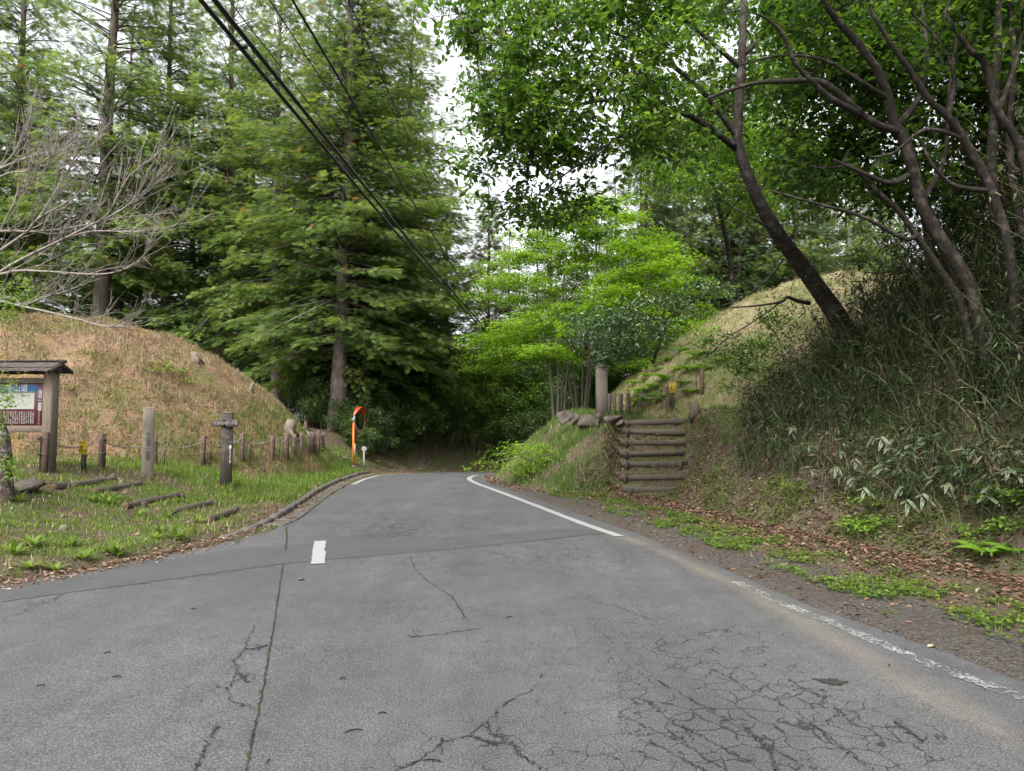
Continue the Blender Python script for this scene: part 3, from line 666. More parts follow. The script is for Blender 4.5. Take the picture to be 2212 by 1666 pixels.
mb=MB(); cpost(mb,wd*1.01,wd*1.01,hh-.011,hh+.012,.008); mb.build('top_cap',M['rock_pale'],fp)
zb=(1052-916)*s; bw=31*s; bh=15*s
for rz2,txt,sx in ((math.radians(-18),'大湫宿',-1),(math.radians(-60),'細久手宿',1)):
    e=MB(); box(e,(sx*bw*.42,-wd*.62,0),(bw,.03,bh),ch=.004); b=e.build('board',M['wood_dark'],fp,(0,0,zb),(0,0,rz2 if sx<0 else math.radians(-18)))
    link('lettering',text_mesh(txt,.075,M['greyplastic'] if False else M['chain'],ext=.0008),b,(sx*bw*.42,-wd*.62-.0165,0),FR)
mb=MB(); box(mb,(wd*.36,-wd/2-.006,(1052-982)*s),(.035,.008,38*s),ch=.002); st_=mb.build('white_strip',M['white'],fp)
link('lettering',text_mesh('東海自然歩道',.045,M['black'],True),fp,(wd*.36,-wd/2-.0115,(1052-982)*s),FR)

# ------------------------------------------------------------------ yellow electric fence signs
def warn_sign(uv,top,label):
    p=P(*uv); s=p[1]/FD; t=thing('warning_sign',label,'sign',tuple(p),math.radians(-3)); h=(uv[1]-top)*s
    pw_,ph=19.5*s*(1 if uv[0]<800 else .74),29*s*(1 if uv[0]<800 else .76); k_=pw_/.18
    mb=MB(); box(mb,(0,0,h/2-.15),(.075,.05,h+.3-.02),ch=.006); mb.build('stake',M['blackplastic'],t)
    mb=MB(); box(mb,(0,-.031,h-ph/2),(pw_,.006,ph),ch=.0015); pl=mb.build('plate',M['yellow'],t)
    y=-.0352
    link('lettering',text_mesh('きけん',.050*k_,M['black'],bold=.001),t,(0,y,h-ph*.14),FR)
    link('lettering',text_mesh('電気さく使用中',.023*k_,M['black'],bold=.0008),t,(0,y,h-ph*.73),FR)
    link('lettering',text_mesh('さわらないでください',.014*k_,M['wood_post']),t,(0,y,h-ph*.87),FR)
    # pictogram: a person recoiling from a zigzag
    mb=MB(); a=np.linspace(0,2*math.pi,12,endpoint=False); cx_,cz=-.03*k_,h-ph*.36
    c=np.array([[cx_+.014*k_*math.cos(q),y,cz+.014*k_*math.sin(q)] for q in a]+[[cx_,y,cz]]); kk=np.arange(12)
    mb.add(c,[np.stack([np.full(12,12),kk,(kk+1)%12],-1)])
    def poly(pts): 
        V=[(cx_+a_*k_,y,cz+b_*k_) for a_,b_ in pts]; mb.add(V,[np.array([list(range(len(V)))])])
    poly([(-.016,-.016),(.016,-.016),(.013,-.052),(-.013,-.052)]); poly([(-.013,-.05),(-.001,-.05),(-.012,-.088),(-.022,-.088)]); poly([(.001,-.05),(.013,-.05),(.024,-.086),(.014,-.088)])
    poly([(-.016,-.016),(-.016,-.027),(-.042,-.044),(-.044,-.036)]); poly([(.016,-.027),(.016,-.016),(.046,-.010),(.046,-.017)])
    poly([(.050,-.012),(.064,.004),(.066,-.006),(.092,.014),(.074,-.012),(.070,-.004)])
    mb.build('pictogram',M['black'],t)
warn_sign((180,1019),953,'small yellow warning sign on black stake between notice board and left marker post')
warn_sign((1453,884),828,'small yellow warning sign on black stake below the right mound')

# ------------------------------------------------------------------ rope-and-post fences, chains, electric fence poles
def fence_post_mesh():
    mb=MB(); cpost(mb,.105,.105,-.3,.66,.012); return mb.mesh('fence_post',M['wood_post'])
fpm=fence_post_mesh(); wirem=MB(); 
for z in (.30,.56): tube(wirem,[(.0537*math.cos(a)*1.42,.0537*math.sin(a)*1.42,z) for a in np.linspace(0,2*math.pi,9)+math.pi/4],.003,4,cap=False)
wirem=wirem.mesh('wire_tie',M['silver'])
def pole_mesh():
    mb=MB(); tube(mb,[(0,0,-.25),(0,0,.62)],.0095,6); return mb.mesh('pole',M['green_plastic'])
pm=pole_mesh(); im=MB(); tube(im,[(0,0,-.022),(0,0,-.012),(0,0,.012),(0,0,.022)],[.010,.021,.021,.010],8); box(im,(.026,0,0),(.03,.018,.018),ch=.003); im=im.mesh('insulator',M['blackplastic'])
lk=MB(); aa=np.linspace(0,2*math.pi,9)[:-1]
loop=[(.021*math.cos(a)+(.009 if math.cos(a)>0 else -.009),.0125*math.sin(a),0) for a in aa]; tube(lk,loop+[loop[0]],.0042,4,cap=False)
LV=np.concatenate(lk.v); LF=lk.f[0]
def chain_span(a,b,sag,label,group):
    a=np.array(a); b=np.array(b); L=np.linalg.norm(b-a); n=max(6,int(L*1.06/.036)); t=np.linspace(0,1,n); mb=MB()
    C=a+(b-a)*t[:,None]; C[:,2]-=sag*4*t*(1-t); D=nrm(np.gradient(C,axis=0))
    for i in range(n):
        d=D[i]; up_=np.array([0,0,1.]) if i%2 else nrm(np.cross(d,[0,0,1.])); y=nrm(np.cross(up_,d)); z=np.cross(d,y)
        mb.add(C[i]+LV[:,:1]*d+LV[:,1:2]*y+LV[:,2:3]*z,[LF],.5)
    o=mb.build('chain',M['chain']); return tag(o,label,'chain',group)
def fence(pxs, where, heights=None, gl='left fence'):
    posts=[]
    N=len(pxs)
    ordn=['first','second','third','fourth','fifth','sixth','seventh','eighth','ninth','tenth','eleventh','twelfth','thirteenth','fourteenth','fifteenth','sixteenth']
    for i,q in enumerate(pxs):
        p=P(q[0],q[1]) if len(q)==2 else np.array(q); 
        t=thing('fence_post','%s %s'%(ordn[i],where),'fence post',tuple(p),random.uniform(-.5,.5),'%s posts'%gl)
        t.rotation_euler=(random.uniform(-.03,.03),random.uniform(-.04,.04),t.rotation_euler[2]); t.scale=(1,1,random.uniform(.93,1.08)); 
        link('shaft',fpm,t); link('wire_tie',wirem,t); posts.append(p)
    return posts
left_px=[(92,1021),(219,1012),(334,1008),(437,1003),(522,994),(588,993),(619,990),(636,984),(651,982),(667,981),(674,979),(681,978),(687,976),(693,975),(698,972)]
LP=fence(left_px,'short brown post of the left chain fence from the notice board',gl='left chain fence')
RPx=[(1516,851),(1444,884),(1388,892),(1358,897),(1341,897),(1328,895),(1316,894)]
RP_=fence(RPx,'short brown post of the right chain fence from the boulder',gl='right chain fence')
ordn=['first','second','third','fourth','fifth','sixth','seventh','eighth','ninth','tenth','eleventh','twelfth','thirteenth','fourteenth','fifteenth']
for i,(a,b) in enumerate(zip(LP[:-1],LP[1:])):
    L=np.linalg.norm(b-a); chain_span(a+[.0,-.06,.54],b+[0,-.06,.54],.13*min(1,L),'%s grey chain span of the left fence, counted from the notice board'%ordn[i],'left fence chains')
for i,(a,b) in enumerate(zip(RP_[:-1],RP_[1:])):
    L=np.linalg.norm(b-a); chain_span(a+[.0,-.06,.52],b+[0,-.06,.52],.13*min(1,L),'%s grey chain span of the right fence, counted from the boulder'%ordn[i],'right fence chains')
def epole(p,label,group):
    t=thing('electric_fence_pole',label,'pole',tuple(p),random.uniform(0,6),group); t.rotation_euler=(random.uniform(-.04,.04),random.uniform(-.04,.04),random.uniform(0,6))
    link('pole',pm,t); link('insulator',im,t,(0,0,.56)); link('insulator',im,t,(0,0,.30))
    return p
lep=[epole(P(u,v),'%s thin dark electric fence pole of the left fence, counted from the notice board'%ordn[i],'left electric fence poles') for i,(u,v) in enumerate([(86,1021),(226,1014),(355,1011),(455,1005),(540,998),(603,997),(636,991),(652,986),(667,985),(680,983),(692,980)])]
rep=[epole(P(u,v),'%s thin dark electric fence pole of the right fence, counted from the boulder'%ordn[i],'right electric fence poles') for i,(u,v) in enumerate([(1506,853),(1430,888),(1379,896),(1346,899),(1330,899),(1319,896)])]
def wire(ps,z,label):
    mb=MB(); tube(mb,[np.array(p)+[0,-.03,z] for p in ps],.0022,4,cap=False); tag(mb.build('fence_wire',M['silver']),label,'wire','electric fence wires')
wire(lep,.56,'upper thin electric wire strung along the left fence'); wire(lep,.30,'lower thin electric wire strung along the left fence')
wire(rep,.56,'upper thin electric wire strung along the right fence'); wire(rep,.30,'lower thin electric wire strung along the right fence')
# second fence behind, up on the slope: two posts with a rope handrail and a fallen silver pipe
b1=np.array([*at(634,946,25.5)]); b2=np.array([*at(660,934,26.5)])
for q_,(pp,lb) in enumerate(((b1,'brown post with rope at the end of the left mound, nearer the mound'),(b2,'taller brown post with rope at the forest edge behind the chain fence'))):
    g=hz(pp[0],pp[1]); t=thing('rope_post',lb,'fence post',(pp[0],pp[1],g),.2,'rope posts'); h=at(0,918 if q_==0 else 911,pp[1])[2]-g
    mb=MB(); cpost(mb,.12,.12,-.3,h,.012); mb.build('shaft',M['wood_post'],t)
    b=(b1,b2)[q_]; b[2]=g+h-.08
mb=MB(); e1=np.array(at(700,944,27.5)); c_=[b2+(e1-b2)*t+[0,0,-.35*t*(1-t)*4*.5] for t in np.linspace(0,1,14)]; tube(mb,c_,.022,6); tag(mb.build('rope',M['chain']),'pale rope sagging from the taller rope post to the right','rope')
mb=MB(); e1=b1+np.array([.55,.3,-.42]); c_=[b1+(e1-b1)*t+[0,0,-.06*t*(1-t)*4] for t in np.linspace(0,1,10)]; tube(mb,c_,.022,6); tag(mb.build('rope',M['chain']),'pale rope sloping down from the rope post beside the left mound','rope')
g=at(648,922,26.0); e=at(664,934,25.7); e2=np.array(e)+(np.array(e)-np.array(g))*1.2; mb=MB(); tube(mb,[g,e2],.045,8); tag(mb.build('metal_pipe',M['silver']),'short slanting silver pipe between the two rope posts','pipe')

# ------------------------------------------------------------------ road mirror and delineators
p=P(763,1004); s=p[1]/FD
mi=thing('road_mirror','round convex road mirror with red visor on an orange pole','road mirror',tuple(p))
mb=MB(); ht=(1004-915)*s; tube(mb,[(0,0,-.4),(0,0,ht)],.045,12); mb.build('pole',M['orange'],mi)
mb=MB(); tube(mb,[(0,0,ht),(0,0,ht+.02)],[.045,.02],12); mb.build('pole_cap',M['orange'],mi)
R=.44; mz=(1004-908)*s; rx=math.radians(77)     # faces right along the bend
hd=bpy.data.objects.new('mirror_head',None)
mb=MB(); n,m_=9,28; rings=[]
for i in range(n):
    r_=R*(1-(i/(n-1))**1.6*.985); rings.append([(r_*math.cos(a),.01+.13*(1-(r_/R)**2),r_*math.sin(a)) for a in np.linspace(0,2*math.pi,m_,endpoint=False)])
loft(mb,rings); hd=mb.build('mirror_shell',M['greyplastic'],mi,(.20,-.02,mz),(0,0,rx),)
hd.rotation_euler=(math.radians(-6),0,rx)
mb=MB(); rings=[]
for i in range(8):
    r_=R*.96*(1-i/7*.985); rings.append([(r_*math.cos(a),-.005-.05*(1-(r_/R)**2),r_*math.sin(a)) for a in np.linspace(0,2*math.pi,m_,endpoint=False)][::-1])
loft(mb,rings); mb.build('mirror_face',M['mirrorface'],hd,smooth=True)
mb=MB(); tube(mb,[(R*math.cos(a),0,R*math.sin(a)) for a in np.linspace(0,2*math.pi,33)],.011,8,cap=False); mb.build('rim',M['rim'],hd)
mb=MB(); a=np.linspace(math.radians(20),math.radians(160),18)
O=np.array([[(R+.015)*math.cos(q),0,(R+.015)*math.sin(q)] for q in a]); I=O+np.array([[0,-.20*math.sin((q-math.radians(20))/math.radians(140)*math.pi)**.6-.02,0] for q in a])
V=np.vstack([O,I,O*[1.012,1,1.012],I*[1.012,1,1.012]]); i=np.arange(17); nn_=18
mb.add(V,[np.stack([i,i+1,i+nn_+1,i+nn_],-1),np.stack([i+2*nn_,i+3*nn_,i+3*nn_+1,i+2*nn_+1],-1),np.stack([i+nn_,i+nn_+1,i+3*nn_+1,i+3*nn_],-1)]); mb.build('visor',M['redvisor'],hd)
mb=MB(); tube(mb,[(0,0,mz+.02),(.10,.05,mz+.02),(.18,.04,mz)],.022,8); box(mb,(0,0,mz+.02),(.12,.12,.10),ch=.01); mb.build('bracket',M['silver'],mi)
mb=MB(); box(mb,(.06,-.03,(1004-972)*s),(.03,.05,.45),ch=.006); mb.build('side_plate',M['mapcream'],mi)
def delineator(uv,top,label):
    p=P(*uv); s=p[1]/FD; h=(uv[1]-top)*s; t=thing('delineator_post',label,'delineator',tuple(p),0,'delineators')
    mb=MB(); tube(mb,[(0,0,-.3),(0,0,h-.10)],.028,10); mb.build('pole',M['delineator'],t)
    mb=MB(); a=np.linspace(0,2*math.pi,20,endpoint=False); rr=[(.09,-.018),(.10,-.012),(.10,.012),(.09,.018)]
    loft(mb,[[(r_*math.cos(q),y,h-.06+r_*math.sin(q)) for q in a] for r_,y in rr]); mb.build('reflector',M['delineator'],t)
delineator((786,1008),967,'white delineator post with round reflector right of the road mirror')
delineator((1096,1002),985,'short white delineator post peeping over the bank at the bend')

# ------------------------------------------------------------------ log steps
def log_step(a,b,r,label,group,stakes,ends=True):
    a=np.array(a); b=np.array(b); c=(a+b)/2; t=thing('log_step',label,'log step',tuple(c),0,group)
    n=9; q=np.linspace(0,1,n)[:,None]; pts=(a-c)*(1-q)+(b-c)*q; rr=r*(1+.10*np.random.default_rng(int(abs(a[0]*100))).normal(size=n)); pts=pts+np.random.default_rng(3).normal(size=pts.shape)*.006
    mb=MB(); tube(mb,pts,rr,12,cap=False); lg=mb.build('log',M['wood_log'],t,smooth=True)
    d=nrm(b-a)
    for e_,sg in ((pts[0],-1),(pts[-1],1)):
        mb=MB(); tube(mb,[e_-d*sg*.02,e_+d*sg*.004],[r*.995,r*.97],12); mb.build('log_end',M['wood_cut'],lg)
    side=nrm(np.cross(d,[0,0,1.])); side=side if side[1]<0 else -side
    for f,hh in stakes:
        pc_=(a-c)*(1-f)+(b-c)*f+side*(r+.042); mb=MB(); tube(mb,[pc_+[0,0,-.10],pc_+[0,0,hh-.01],pc_+[0,0,hh]],[.042,.042,.037],10); mb.build('stake',M['wood_log'],t)
# right steps
names=['lowest','second lowest','third lowest','middle','third highest','second highest','topmost']
for i in range(7):
    t_=i/6; y=STEP0[1]+(STEP1[1]-STEP0[1])*t_; z=STEP0[2]+(STEP1[2]-STEP0[2])*t_; x=STEP0[0]+(STEP1[0]-STEP0[0])*t_
    hw=.74+.13*t_+random.uniform(-.06,.06); x+=random.uniform(-.06,.06)
    log_step((x-hw,y+random.uniform(-.05,.05),z-.075+random.uniform(-.02,.02)),(x+hw,y+random.uniform(-.05,.07),z-.068+random.uniform(-.02,.03)),random.uniform(.07,.086),'%s log of the steps climbing the right bank'%names[i],'right log steps',[(.09,.11)]+([(.97,.03)] if i in (2,) else []) if i in (1,2,3,4,5) else [(.14,.05)])
lsteps=[((115,1056),(243,1040),'log step nearest the yellow sign, highest on the left bank',[(.22,.03)]),((203,1066),(300,1050),'second highest log step on the left bank, half sunk in grass',[]),((268,1098),(384,1074),'middle log step on the left bank with pale cut end',[(.22,.04),(.97,.05)]),
 ((360,1113),(455,1090),'fourth log step down the left bank, below the signpost',[(.98,.05)]),((448,1128),(508,1106),'lowest log step on the left bank, nearest the kerb',[])]
for a,b,lb,stk in lsteps:
    pa,pb_=P(*a),P(*b); log_step(pa+[0,0,.018],pb_+[0,0,.022],.066,lb,'left log steps',stk)

# ------------------------------------------------------------------ stones and stumps
def stone(seed,uv,size,label,mat='rock',sink=.3,group=None,pos=None):
    p=P(*uv) if pos is None else np.array(pos); o=rock(seed,*size).build('boulder',M[mat],None,True,(p[0],p[1],p[2]+size[2]*(1-2*sink)),(random.uniform(-.2,.2),random.uniform(-.2,.2),random.uniform(0,6)))
    tag(o,label,'boulder',group)
stone(3,(1497,905),(.25,.23,.36),'pointed grey boulder standing right of the topmost right step')
for i,(u,v,a,lb) in enumerate(((1222,914,.27,'left end'),(1246,917,.25,'second from the left end'),(1270,920,.26,'middle'),(1294,919,.25,'second from the right end'),(1322,915,.29,'right end, largest'))):
    stone(20+i,(u,v),(a*1.2,a*.9,a*.95),'lichen stone of the row edging the right bank, %s'%lb,'rock',.32,'edging stones')
stone(31,(1335,922),(.2,.17,.17),'pale broken stone below the stone row next to the right steps','rock_pale')
stone(32,(62,1062),(.3,.2,.14),'low brown boulder at the foot of the mossy trunk, left edge','rock')
for i,(u,v,lb) in enumerate(((744,990,'white stone in the grass left of the road mirror'),(764,1013,'white stone at the foot of the orange mirror pole'))): stone(40+i,(u,v),(.16,.13,.1),lb,'rock_pale',.35)
for i,(u,v,a,lb) in enumerate(((135,1118,.06,'small pale stone in the grass below the highest left log step'),(138,1145,.07,'pinkish stone among weeds on the left bank'),(568,1017,.10,'pale stone in the grass below the left chain fence'))): stone(50+i,(u,v),(a,a*.9,a*.7),lb,'rock_pale',.35)
def stump(uv,h,r,lean,label):
    p=P(*uv); mb=MB(); tube(mb,[(0,0,-.2),(lean*.1,0,0),(lean*.5,0,h*.5),(lean,0,h)],[r*1.5,r*1.25,r*.95,r*.85],10); t=thing('tree_stump',label,'stump',tuple(p))
    mb.build('trunk',M['stump'],t,smooth=True); mb=MB(); tube(mb,[(lean,0,h-.01),(lean*1.02,0,h+.006)],[r*.84,r*.8],10); mb.build('cut_face',M['rock_pale'],t)
    for k_ in range(3):
        a=k_*2.2+1; mb=MB(); tube(mb,[(0,0,h*.35),(math.cos(a)*r*1.5,math.sin(a)*r*1.5,h*.1),(math.cos(a)*r*2.6,math.sin(a)*r*2.6,-.1)],[r*.5,r*.4,r*.2],6); mb.build('root',M['stump'],t,smooth=True)
stump((423,778),.22,.10,-.06,'bleached tree stump on the shoulder of the left mound')
stump((541,842),.22,.05,.10,'thin leaning stump low on the flank of the left mound')
stump((622,938),.42,.17,.12,'thick pale cut stump at the foot of the left mound by the fence')

# ------------------------------------------------------------------ overhead cables
def cable(a,b,r,sag,label,ties=0,ext=1.35,tail=None):
    A=np.array(at(*a)); B=np.array(at(*b)); A0=B+(A-B)*ext; n=48; t=np.linspace(0,1,n)[:,None]
    C=A0+(B-A0)*t; C[:,2]-=(sag*4*t*(1-t))[:,0]; pts=list(C)
    if tail: 
        for q in tail: pts.append(np.array(at(*q)))
    mb=MB(); tube(mb,pts,r,7); o=mb.build('cable',M['cable'],smooth=True); tag(o,label,'cable','overhead cables')
    for k_ in range(ties):
        i=4+int(k_*(n-10)/max(1,ties-1)); c=C[i]; mb=MB(); box(mb,(0,0,0),(.09,.05,.05),ch=.01); mb.build('cable_tie',M['blackplastic'],o,tuple(c+np.array([.03,0,.02])))
    return C
TL=[(1095,738,35.5),(1150,752,38),(1260,775,42)]
cable((462,-5,7.2),(1060,728,34),.027,.25,'thick black cable, leftmost of the bundle crossing the sky',5,tail=TL)
cable((492,-5,7.0),(1066,727,34),.027,.25,'thick black cable, second from the left of the bundle crossing the sky',6,tail=[(1100,735,35.5),(1155,748,38),(1260,770,42)])
cable((478,-5,7.3),(1062,724,34),.006,.2,'thin messenger wire between the two thick cables',0)
cable((515,-5,7.0),(1069,724,34),.006,.2,'thin wire just right of the thick cables',0)
cable((598,-5,7.6),(1066,716,34),.008,.2,'thin cable running right of the thick bundle, upper left of the twisted cable',0)
cable((655,-5,7.6),(1070,712,34),.015,.3,'twisted medium cable right of the thick bundle',7)
cable((770,-5,8.6),(1074,705,34),.008,.35,'thin cable, rightmost of those crossing the left trees',2)
mb=MB(); pts=spline([at(860,748,33.5),at(960,735,34),at(1030,730,34.4),at(1100,737,34.8)],20); tube(mb,pts,.03,7); sc_=mb.build('service_cable',M['cable'],smooth=True); tag(sc_,'dark crossing cable with two white insulators low at the bend','cable')
for u in (982,993):
    mb=MB(); c=np.array(at(u,730,34)); tube(mb,[(0,0,-.06),(0,0,-.03),(0,0,.03),(0,0,.07)],[.04,.09,.09,.03],10); mb.build('insulator',M['porcelain'],sc_,tuple(c))
# ------------------------------------------------------------------ vegetation generators
def conifer_meshes(seed, Ht, cb, rmax, nbr, nspray, r0=.26, leaf=.42, dens=1.0, fmat='hinoki', bmat='bark_hinoki', bare=.25):
    r=np.random.default_rng(seed); tr=MB(); cr=MB()
    zz=np.linspace(-.4,Ht,14); sway=np.cumsum(r.normal(size=(14,2))*.05,0); sway[:2]=0
    rad=r0*(1-np.clip(zz,0,Ht)/Ht)**.85+.012; rad[0]*=1.5; rad[1]*=1.12
    tp=np.column_stack([sway,zz]); tube(tr,tp,rad,12,cap=False)
    def tpos(z): return np.array([np.interp(z,zz,tp[:,0]),np.interp(z,zz,tp[:,1]),z])
    P_=[];X_=[];N_=[];L_=[];t_=[]
    for b in range(nbr):
        q=(b+r.random())/nbr; z=cb+(Ht-cb)*q**1.05; prof=min(1,.55+q*2.2)*(1-q)**.75+.06
        L=rmax*prof*r.uniform(.6,1.12); a=r.uniform(0,2*math.pi); el=math.radians(-12+48*q+r.normal()*9)
        o=tpos(z); n=7; s=np.linspace(0,1,n); d=np.array([math.cos(a),math.sin(a)])
        rr=s*L; zzb=math.sin(el)*rr-(.22+.1*r.random())*L*s*s*(1-q*.6)+.10*L*s**3
        side=np.array([-d[1],d[0]])*r.normal()*.08*L
        pts=np.column_stack([o[:2]+d*(rr*math.cos(el))[:,None]+side*(s*s)[:,None], z+zzb])
        tube(tr,pts,np.linspace(.012+.011*L,.004,n),4,cap=False)
        m=int(nspray*L*dens*(1.12-.42*q))
        if m<1: continue
        u=bare+(1-bare)*r.random(m)**.8; bi=np.interp(u,s,np.arange(n)); i0=np.minimum(bi.astype(int),n-2); f=(bi-i0)[:,None]
        base=pts[i0]*(1-f)+pts[i0+1]*f
        lat=(r.random(m)*2-1)*(.12+.30*L*(1-u)**.7); fw=np.abs(lat)*.75
        offs=np.column_stack([np.outer(lat,[-d[1],d[0]])+np.outer(fw,d), -.15*np.abs(lat)+r.normal(size=m)*.08-.06])
        pp=base+offs; az=a+np.sign(lat)*r.uniform(.2,.9,m)+r.normal(size=m)*.25; dr=np.radians(r.uniform(-18,36,m))
        P_.append(pp); X_.append(np.column_stack([np.cos(az)*np.cos(dr),np.sin(az)*np.cos(dr),-np.sin(dr)]))
        N_.append(np.column_stack([r.normal(size=m)*.5,r.normal(size=m)*.5,np.ones(m)])); L_.append(leaf*r.uniform(.6,1.25,m)*(.75+.25*(1-q)))
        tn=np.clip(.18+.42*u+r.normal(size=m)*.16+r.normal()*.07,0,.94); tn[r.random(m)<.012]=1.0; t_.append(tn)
        # visible grey twiglets
        for k_ in range(int(L*2.2)):
            j=r.integers(m); tube(tr,[base[j],(base[j]+pp[j])/2+[0,0,.02],pp[j]],[.008,.006,.003],3,cap=False)
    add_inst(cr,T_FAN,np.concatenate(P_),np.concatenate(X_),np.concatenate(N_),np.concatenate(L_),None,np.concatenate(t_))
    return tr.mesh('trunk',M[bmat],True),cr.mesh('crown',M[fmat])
def place_tree(name,meshes,label,cat,loc,rz,scale=1.0,group=None,names=('trunk','crown')):
    t=thing(name,label,cat,loc,rz,group); t.scale=(scale,)*3 if np.isscalar(scale) else scale
    for nme,me in zip(names,meshes): link(nme,me,t)
    return t

class Skel:
    """branch skeleton: limbs given as point chains; sprouts secondary branches towards foliage hubs"""
    def __init__(s): s.P=[]; s.R=[]
    def limb(s,mb,pts,r0,r1,n=16,sides=9):
        p=spline(pts,n); rr=np.linspace(r0,r1,n) if np.isscalar(r0) else np.interp(np.linspace(0,1,n),np.linspace(0,1,len(r0)),r0); tube(mb,p,rr,sides,cap=True); s.P.append(p); s.R.append(rr); return p
    def near(s,q):
        A=np.concatenate(s.P); R=np.concatenate(s.R); i=np.argmin(np.linalg.norm(A-q,axis=1)+.25*(A[:,2]>q[2])); return A[i],R[i]
def twigs(sk,mb,hubs,r,rmax=.03,bend=.12,register=True):
    order=np.argsort([np.linalg.norm(sk.near(h)[0]-h) for h in hubs]); out=[]
    for i in order:
        h=hubs[i]; a,ra=sk.near(h); m=(a+h)/2+r.normal(size=3)*bend*np.linalg.norm(h-a)+[0,0,.08*np.linalg.norm(h-a)]
        p=spline([a,m,h],7); rr=np.linspace(min(rmax,ra*.7),.006,7); tube(mb,p,rr,5,cap=False)
        if register: sk.P.append(p[2:]); sk.R.append(rr[2:])
def whorls(cr,tw,C,r,T,leaf,wid,nl,tint,spread=.09,droop=.3,nrmup=.8,tspread=.2):
    """clusters of leaves at points C"""
    n=len(C)*nl; c=np.repeat(C,nl,0); a=r.uniform(0,2*math.pi,n); el=-droop+r.normal(size=n)*.35
    X=np.column_stack([np.cos(a)*np.cos(el),np.sin(a)*np.cos(el),np.sin(el)])
    off=r.normal(size=(n,3))*spread; N=np.column_stack([r.normal(size=n)*.4,r.normal(size=n)*.4,np.full(n,nrmup)])
    L=leaf*r.uniform(.5,1.3,n); tt_=np.clip(np.repeat(r.normal(size=len(C))*.10+tint,nl)+r.normal(size=n)*tspread,0,1)
    add_inst(cr,T,c+off+X*.02,X,N,L,L*wid,tt_)

# ------------------------------------------------------------------ left cypress trees
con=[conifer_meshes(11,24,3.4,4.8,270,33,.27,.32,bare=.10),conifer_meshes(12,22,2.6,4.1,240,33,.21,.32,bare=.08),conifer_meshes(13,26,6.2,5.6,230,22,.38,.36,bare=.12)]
def gpos(u,d):
    x=(u-CX)/FD*d; return (x,d,hz(x,d)-.05)
trees=[(2,195,30.5,1.0,1.2,'huge cypress with thick grey trunk rising behind the crest of the left mound'),
 (0,731,28.2,(1.16,1.1,1.0),.3,'tall cypress with pale flared trunk directly left of the orange mirror pole'),
 (1,785,30.5,(1.3,1.2,1.02),2.2,'cypress with straight trunk just right of the pale flared trunk'),
 (1,757,29.6,.86,4.0,'slim cypress squeezed between the two trunks left of the mirror'),
 (1,693,31,.9,5.2,'reddish thin-trunked cypress left of the pale flared trunk'),
 (0,598,31,.92,3.4,'cypress at the forest edge right of the left mound foot'),
 (0,470,32.5,1.0,.9,'cypress above the right shoulder of the left mound'),
 (1,352,33,1.1,2.9,'cypress behind the middle of the left mound'),
 (0,30,31,1.0,4.4,'dense cypress at the left edge above the mound'),
 (1,-140,30,1.1,4.9,'cypress reaching in from beyond the left edge'),
 (1,860,36,.85,1.4,'dark cypress deep in the wood right of the mirror'),
 (0,885,33.5,(1.0,1.0,.92),2.6,'broad cypress at the wood edge just left of the sky gap'),
 (1,965,40,(1.1,1.1,.62),.4,'low cypress deep behind the road bend')]
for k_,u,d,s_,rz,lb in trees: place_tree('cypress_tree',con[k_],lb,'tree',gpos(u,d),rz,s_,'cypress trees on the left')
# far conifers with thin trunks
far=[conifer_meshes(21,20,5.5,2.7,115,17,.17,.5,1,'hinoki_far','bark_far',.1),conifer_meshes(22,18,3.5,2.5,110,18,.15,.5,1,'hinoki_far','bark_far',.1)]
r=np.random.default_rng(5)
for u,d,k_,s_,lb in ((1341,33,1,.8,'thin conifer trunk right behind the maple'),(1395,31.5,0,.85,'straight conifer trunk at the left flank of the right mound'),(1487,38,0,.9,'far thin conifer above the left slope of the right mound'),(1600,37,1,1.0,'far conifer left of the leaning dark trunk'),
  (1640,41,0,.95,'far conifer seen just left of the leaning trunk bend'),(1730,38,0,1.05,'thick far conifer trunk right of the leaning tree'),(1790,42,1,1.0,'far conifer over the crest of the right mound'),(1560,44,1,1.0,'far conifer between the two slender trunks above the right mound'),
  (1440,40,1,.9,'far conifer whose lower trunk is hidden by the maple'),(1290,40,0,.8,'far conifer behind the maple crown')):
    place_tree('slender_conifer',far[k_],lb,'tree',gpos(u,d),r.uniform(0,6),s_,'slender conifers behind the right mound')
bg_lab='conifer in the dark wood behind the front trees'
for i in range(60):
    if i<26: u,d=r.uniform(-200,900),r.uniform(36,56)
    elif i<34: u,d=1060+(i-26)*44+r.uniform(-15,15),r.uniform(40,48)
    else: u,d=r.uniform(1350,2400),r.uniform(44,58)
    if i>=46: u,d=1390+(i-46)*38+r.uniform(-12,12),r.uniform(37,46)
    s_=r.uniform(.85,1.15)*(1 if i<26 else (.62 if i<34 else .95))
    place_tree('wood_conifer',far[i%2] if (i%3 and (i<26 or 34<=i<46)) else con[1],'%s, %s'%(bg_lab,'left side' if i<26 else ('beyond the bend' if i<34 else 'right side')),'tree',gpos(u,d),r.uniform(0,6),s_*(1.05 if i%3 else .9),'conifers deep in the wood')
dead=conifer_meshes(31,13.2,3.0,1.9,120,22,.10,.42,1,'pine_dead','bark_far',.1)
place_tree('thin_conifer',dead,'narrow half-bare brownish conifer standing against the sky above the bend','tree',gpos(1046,40),0,1.15)

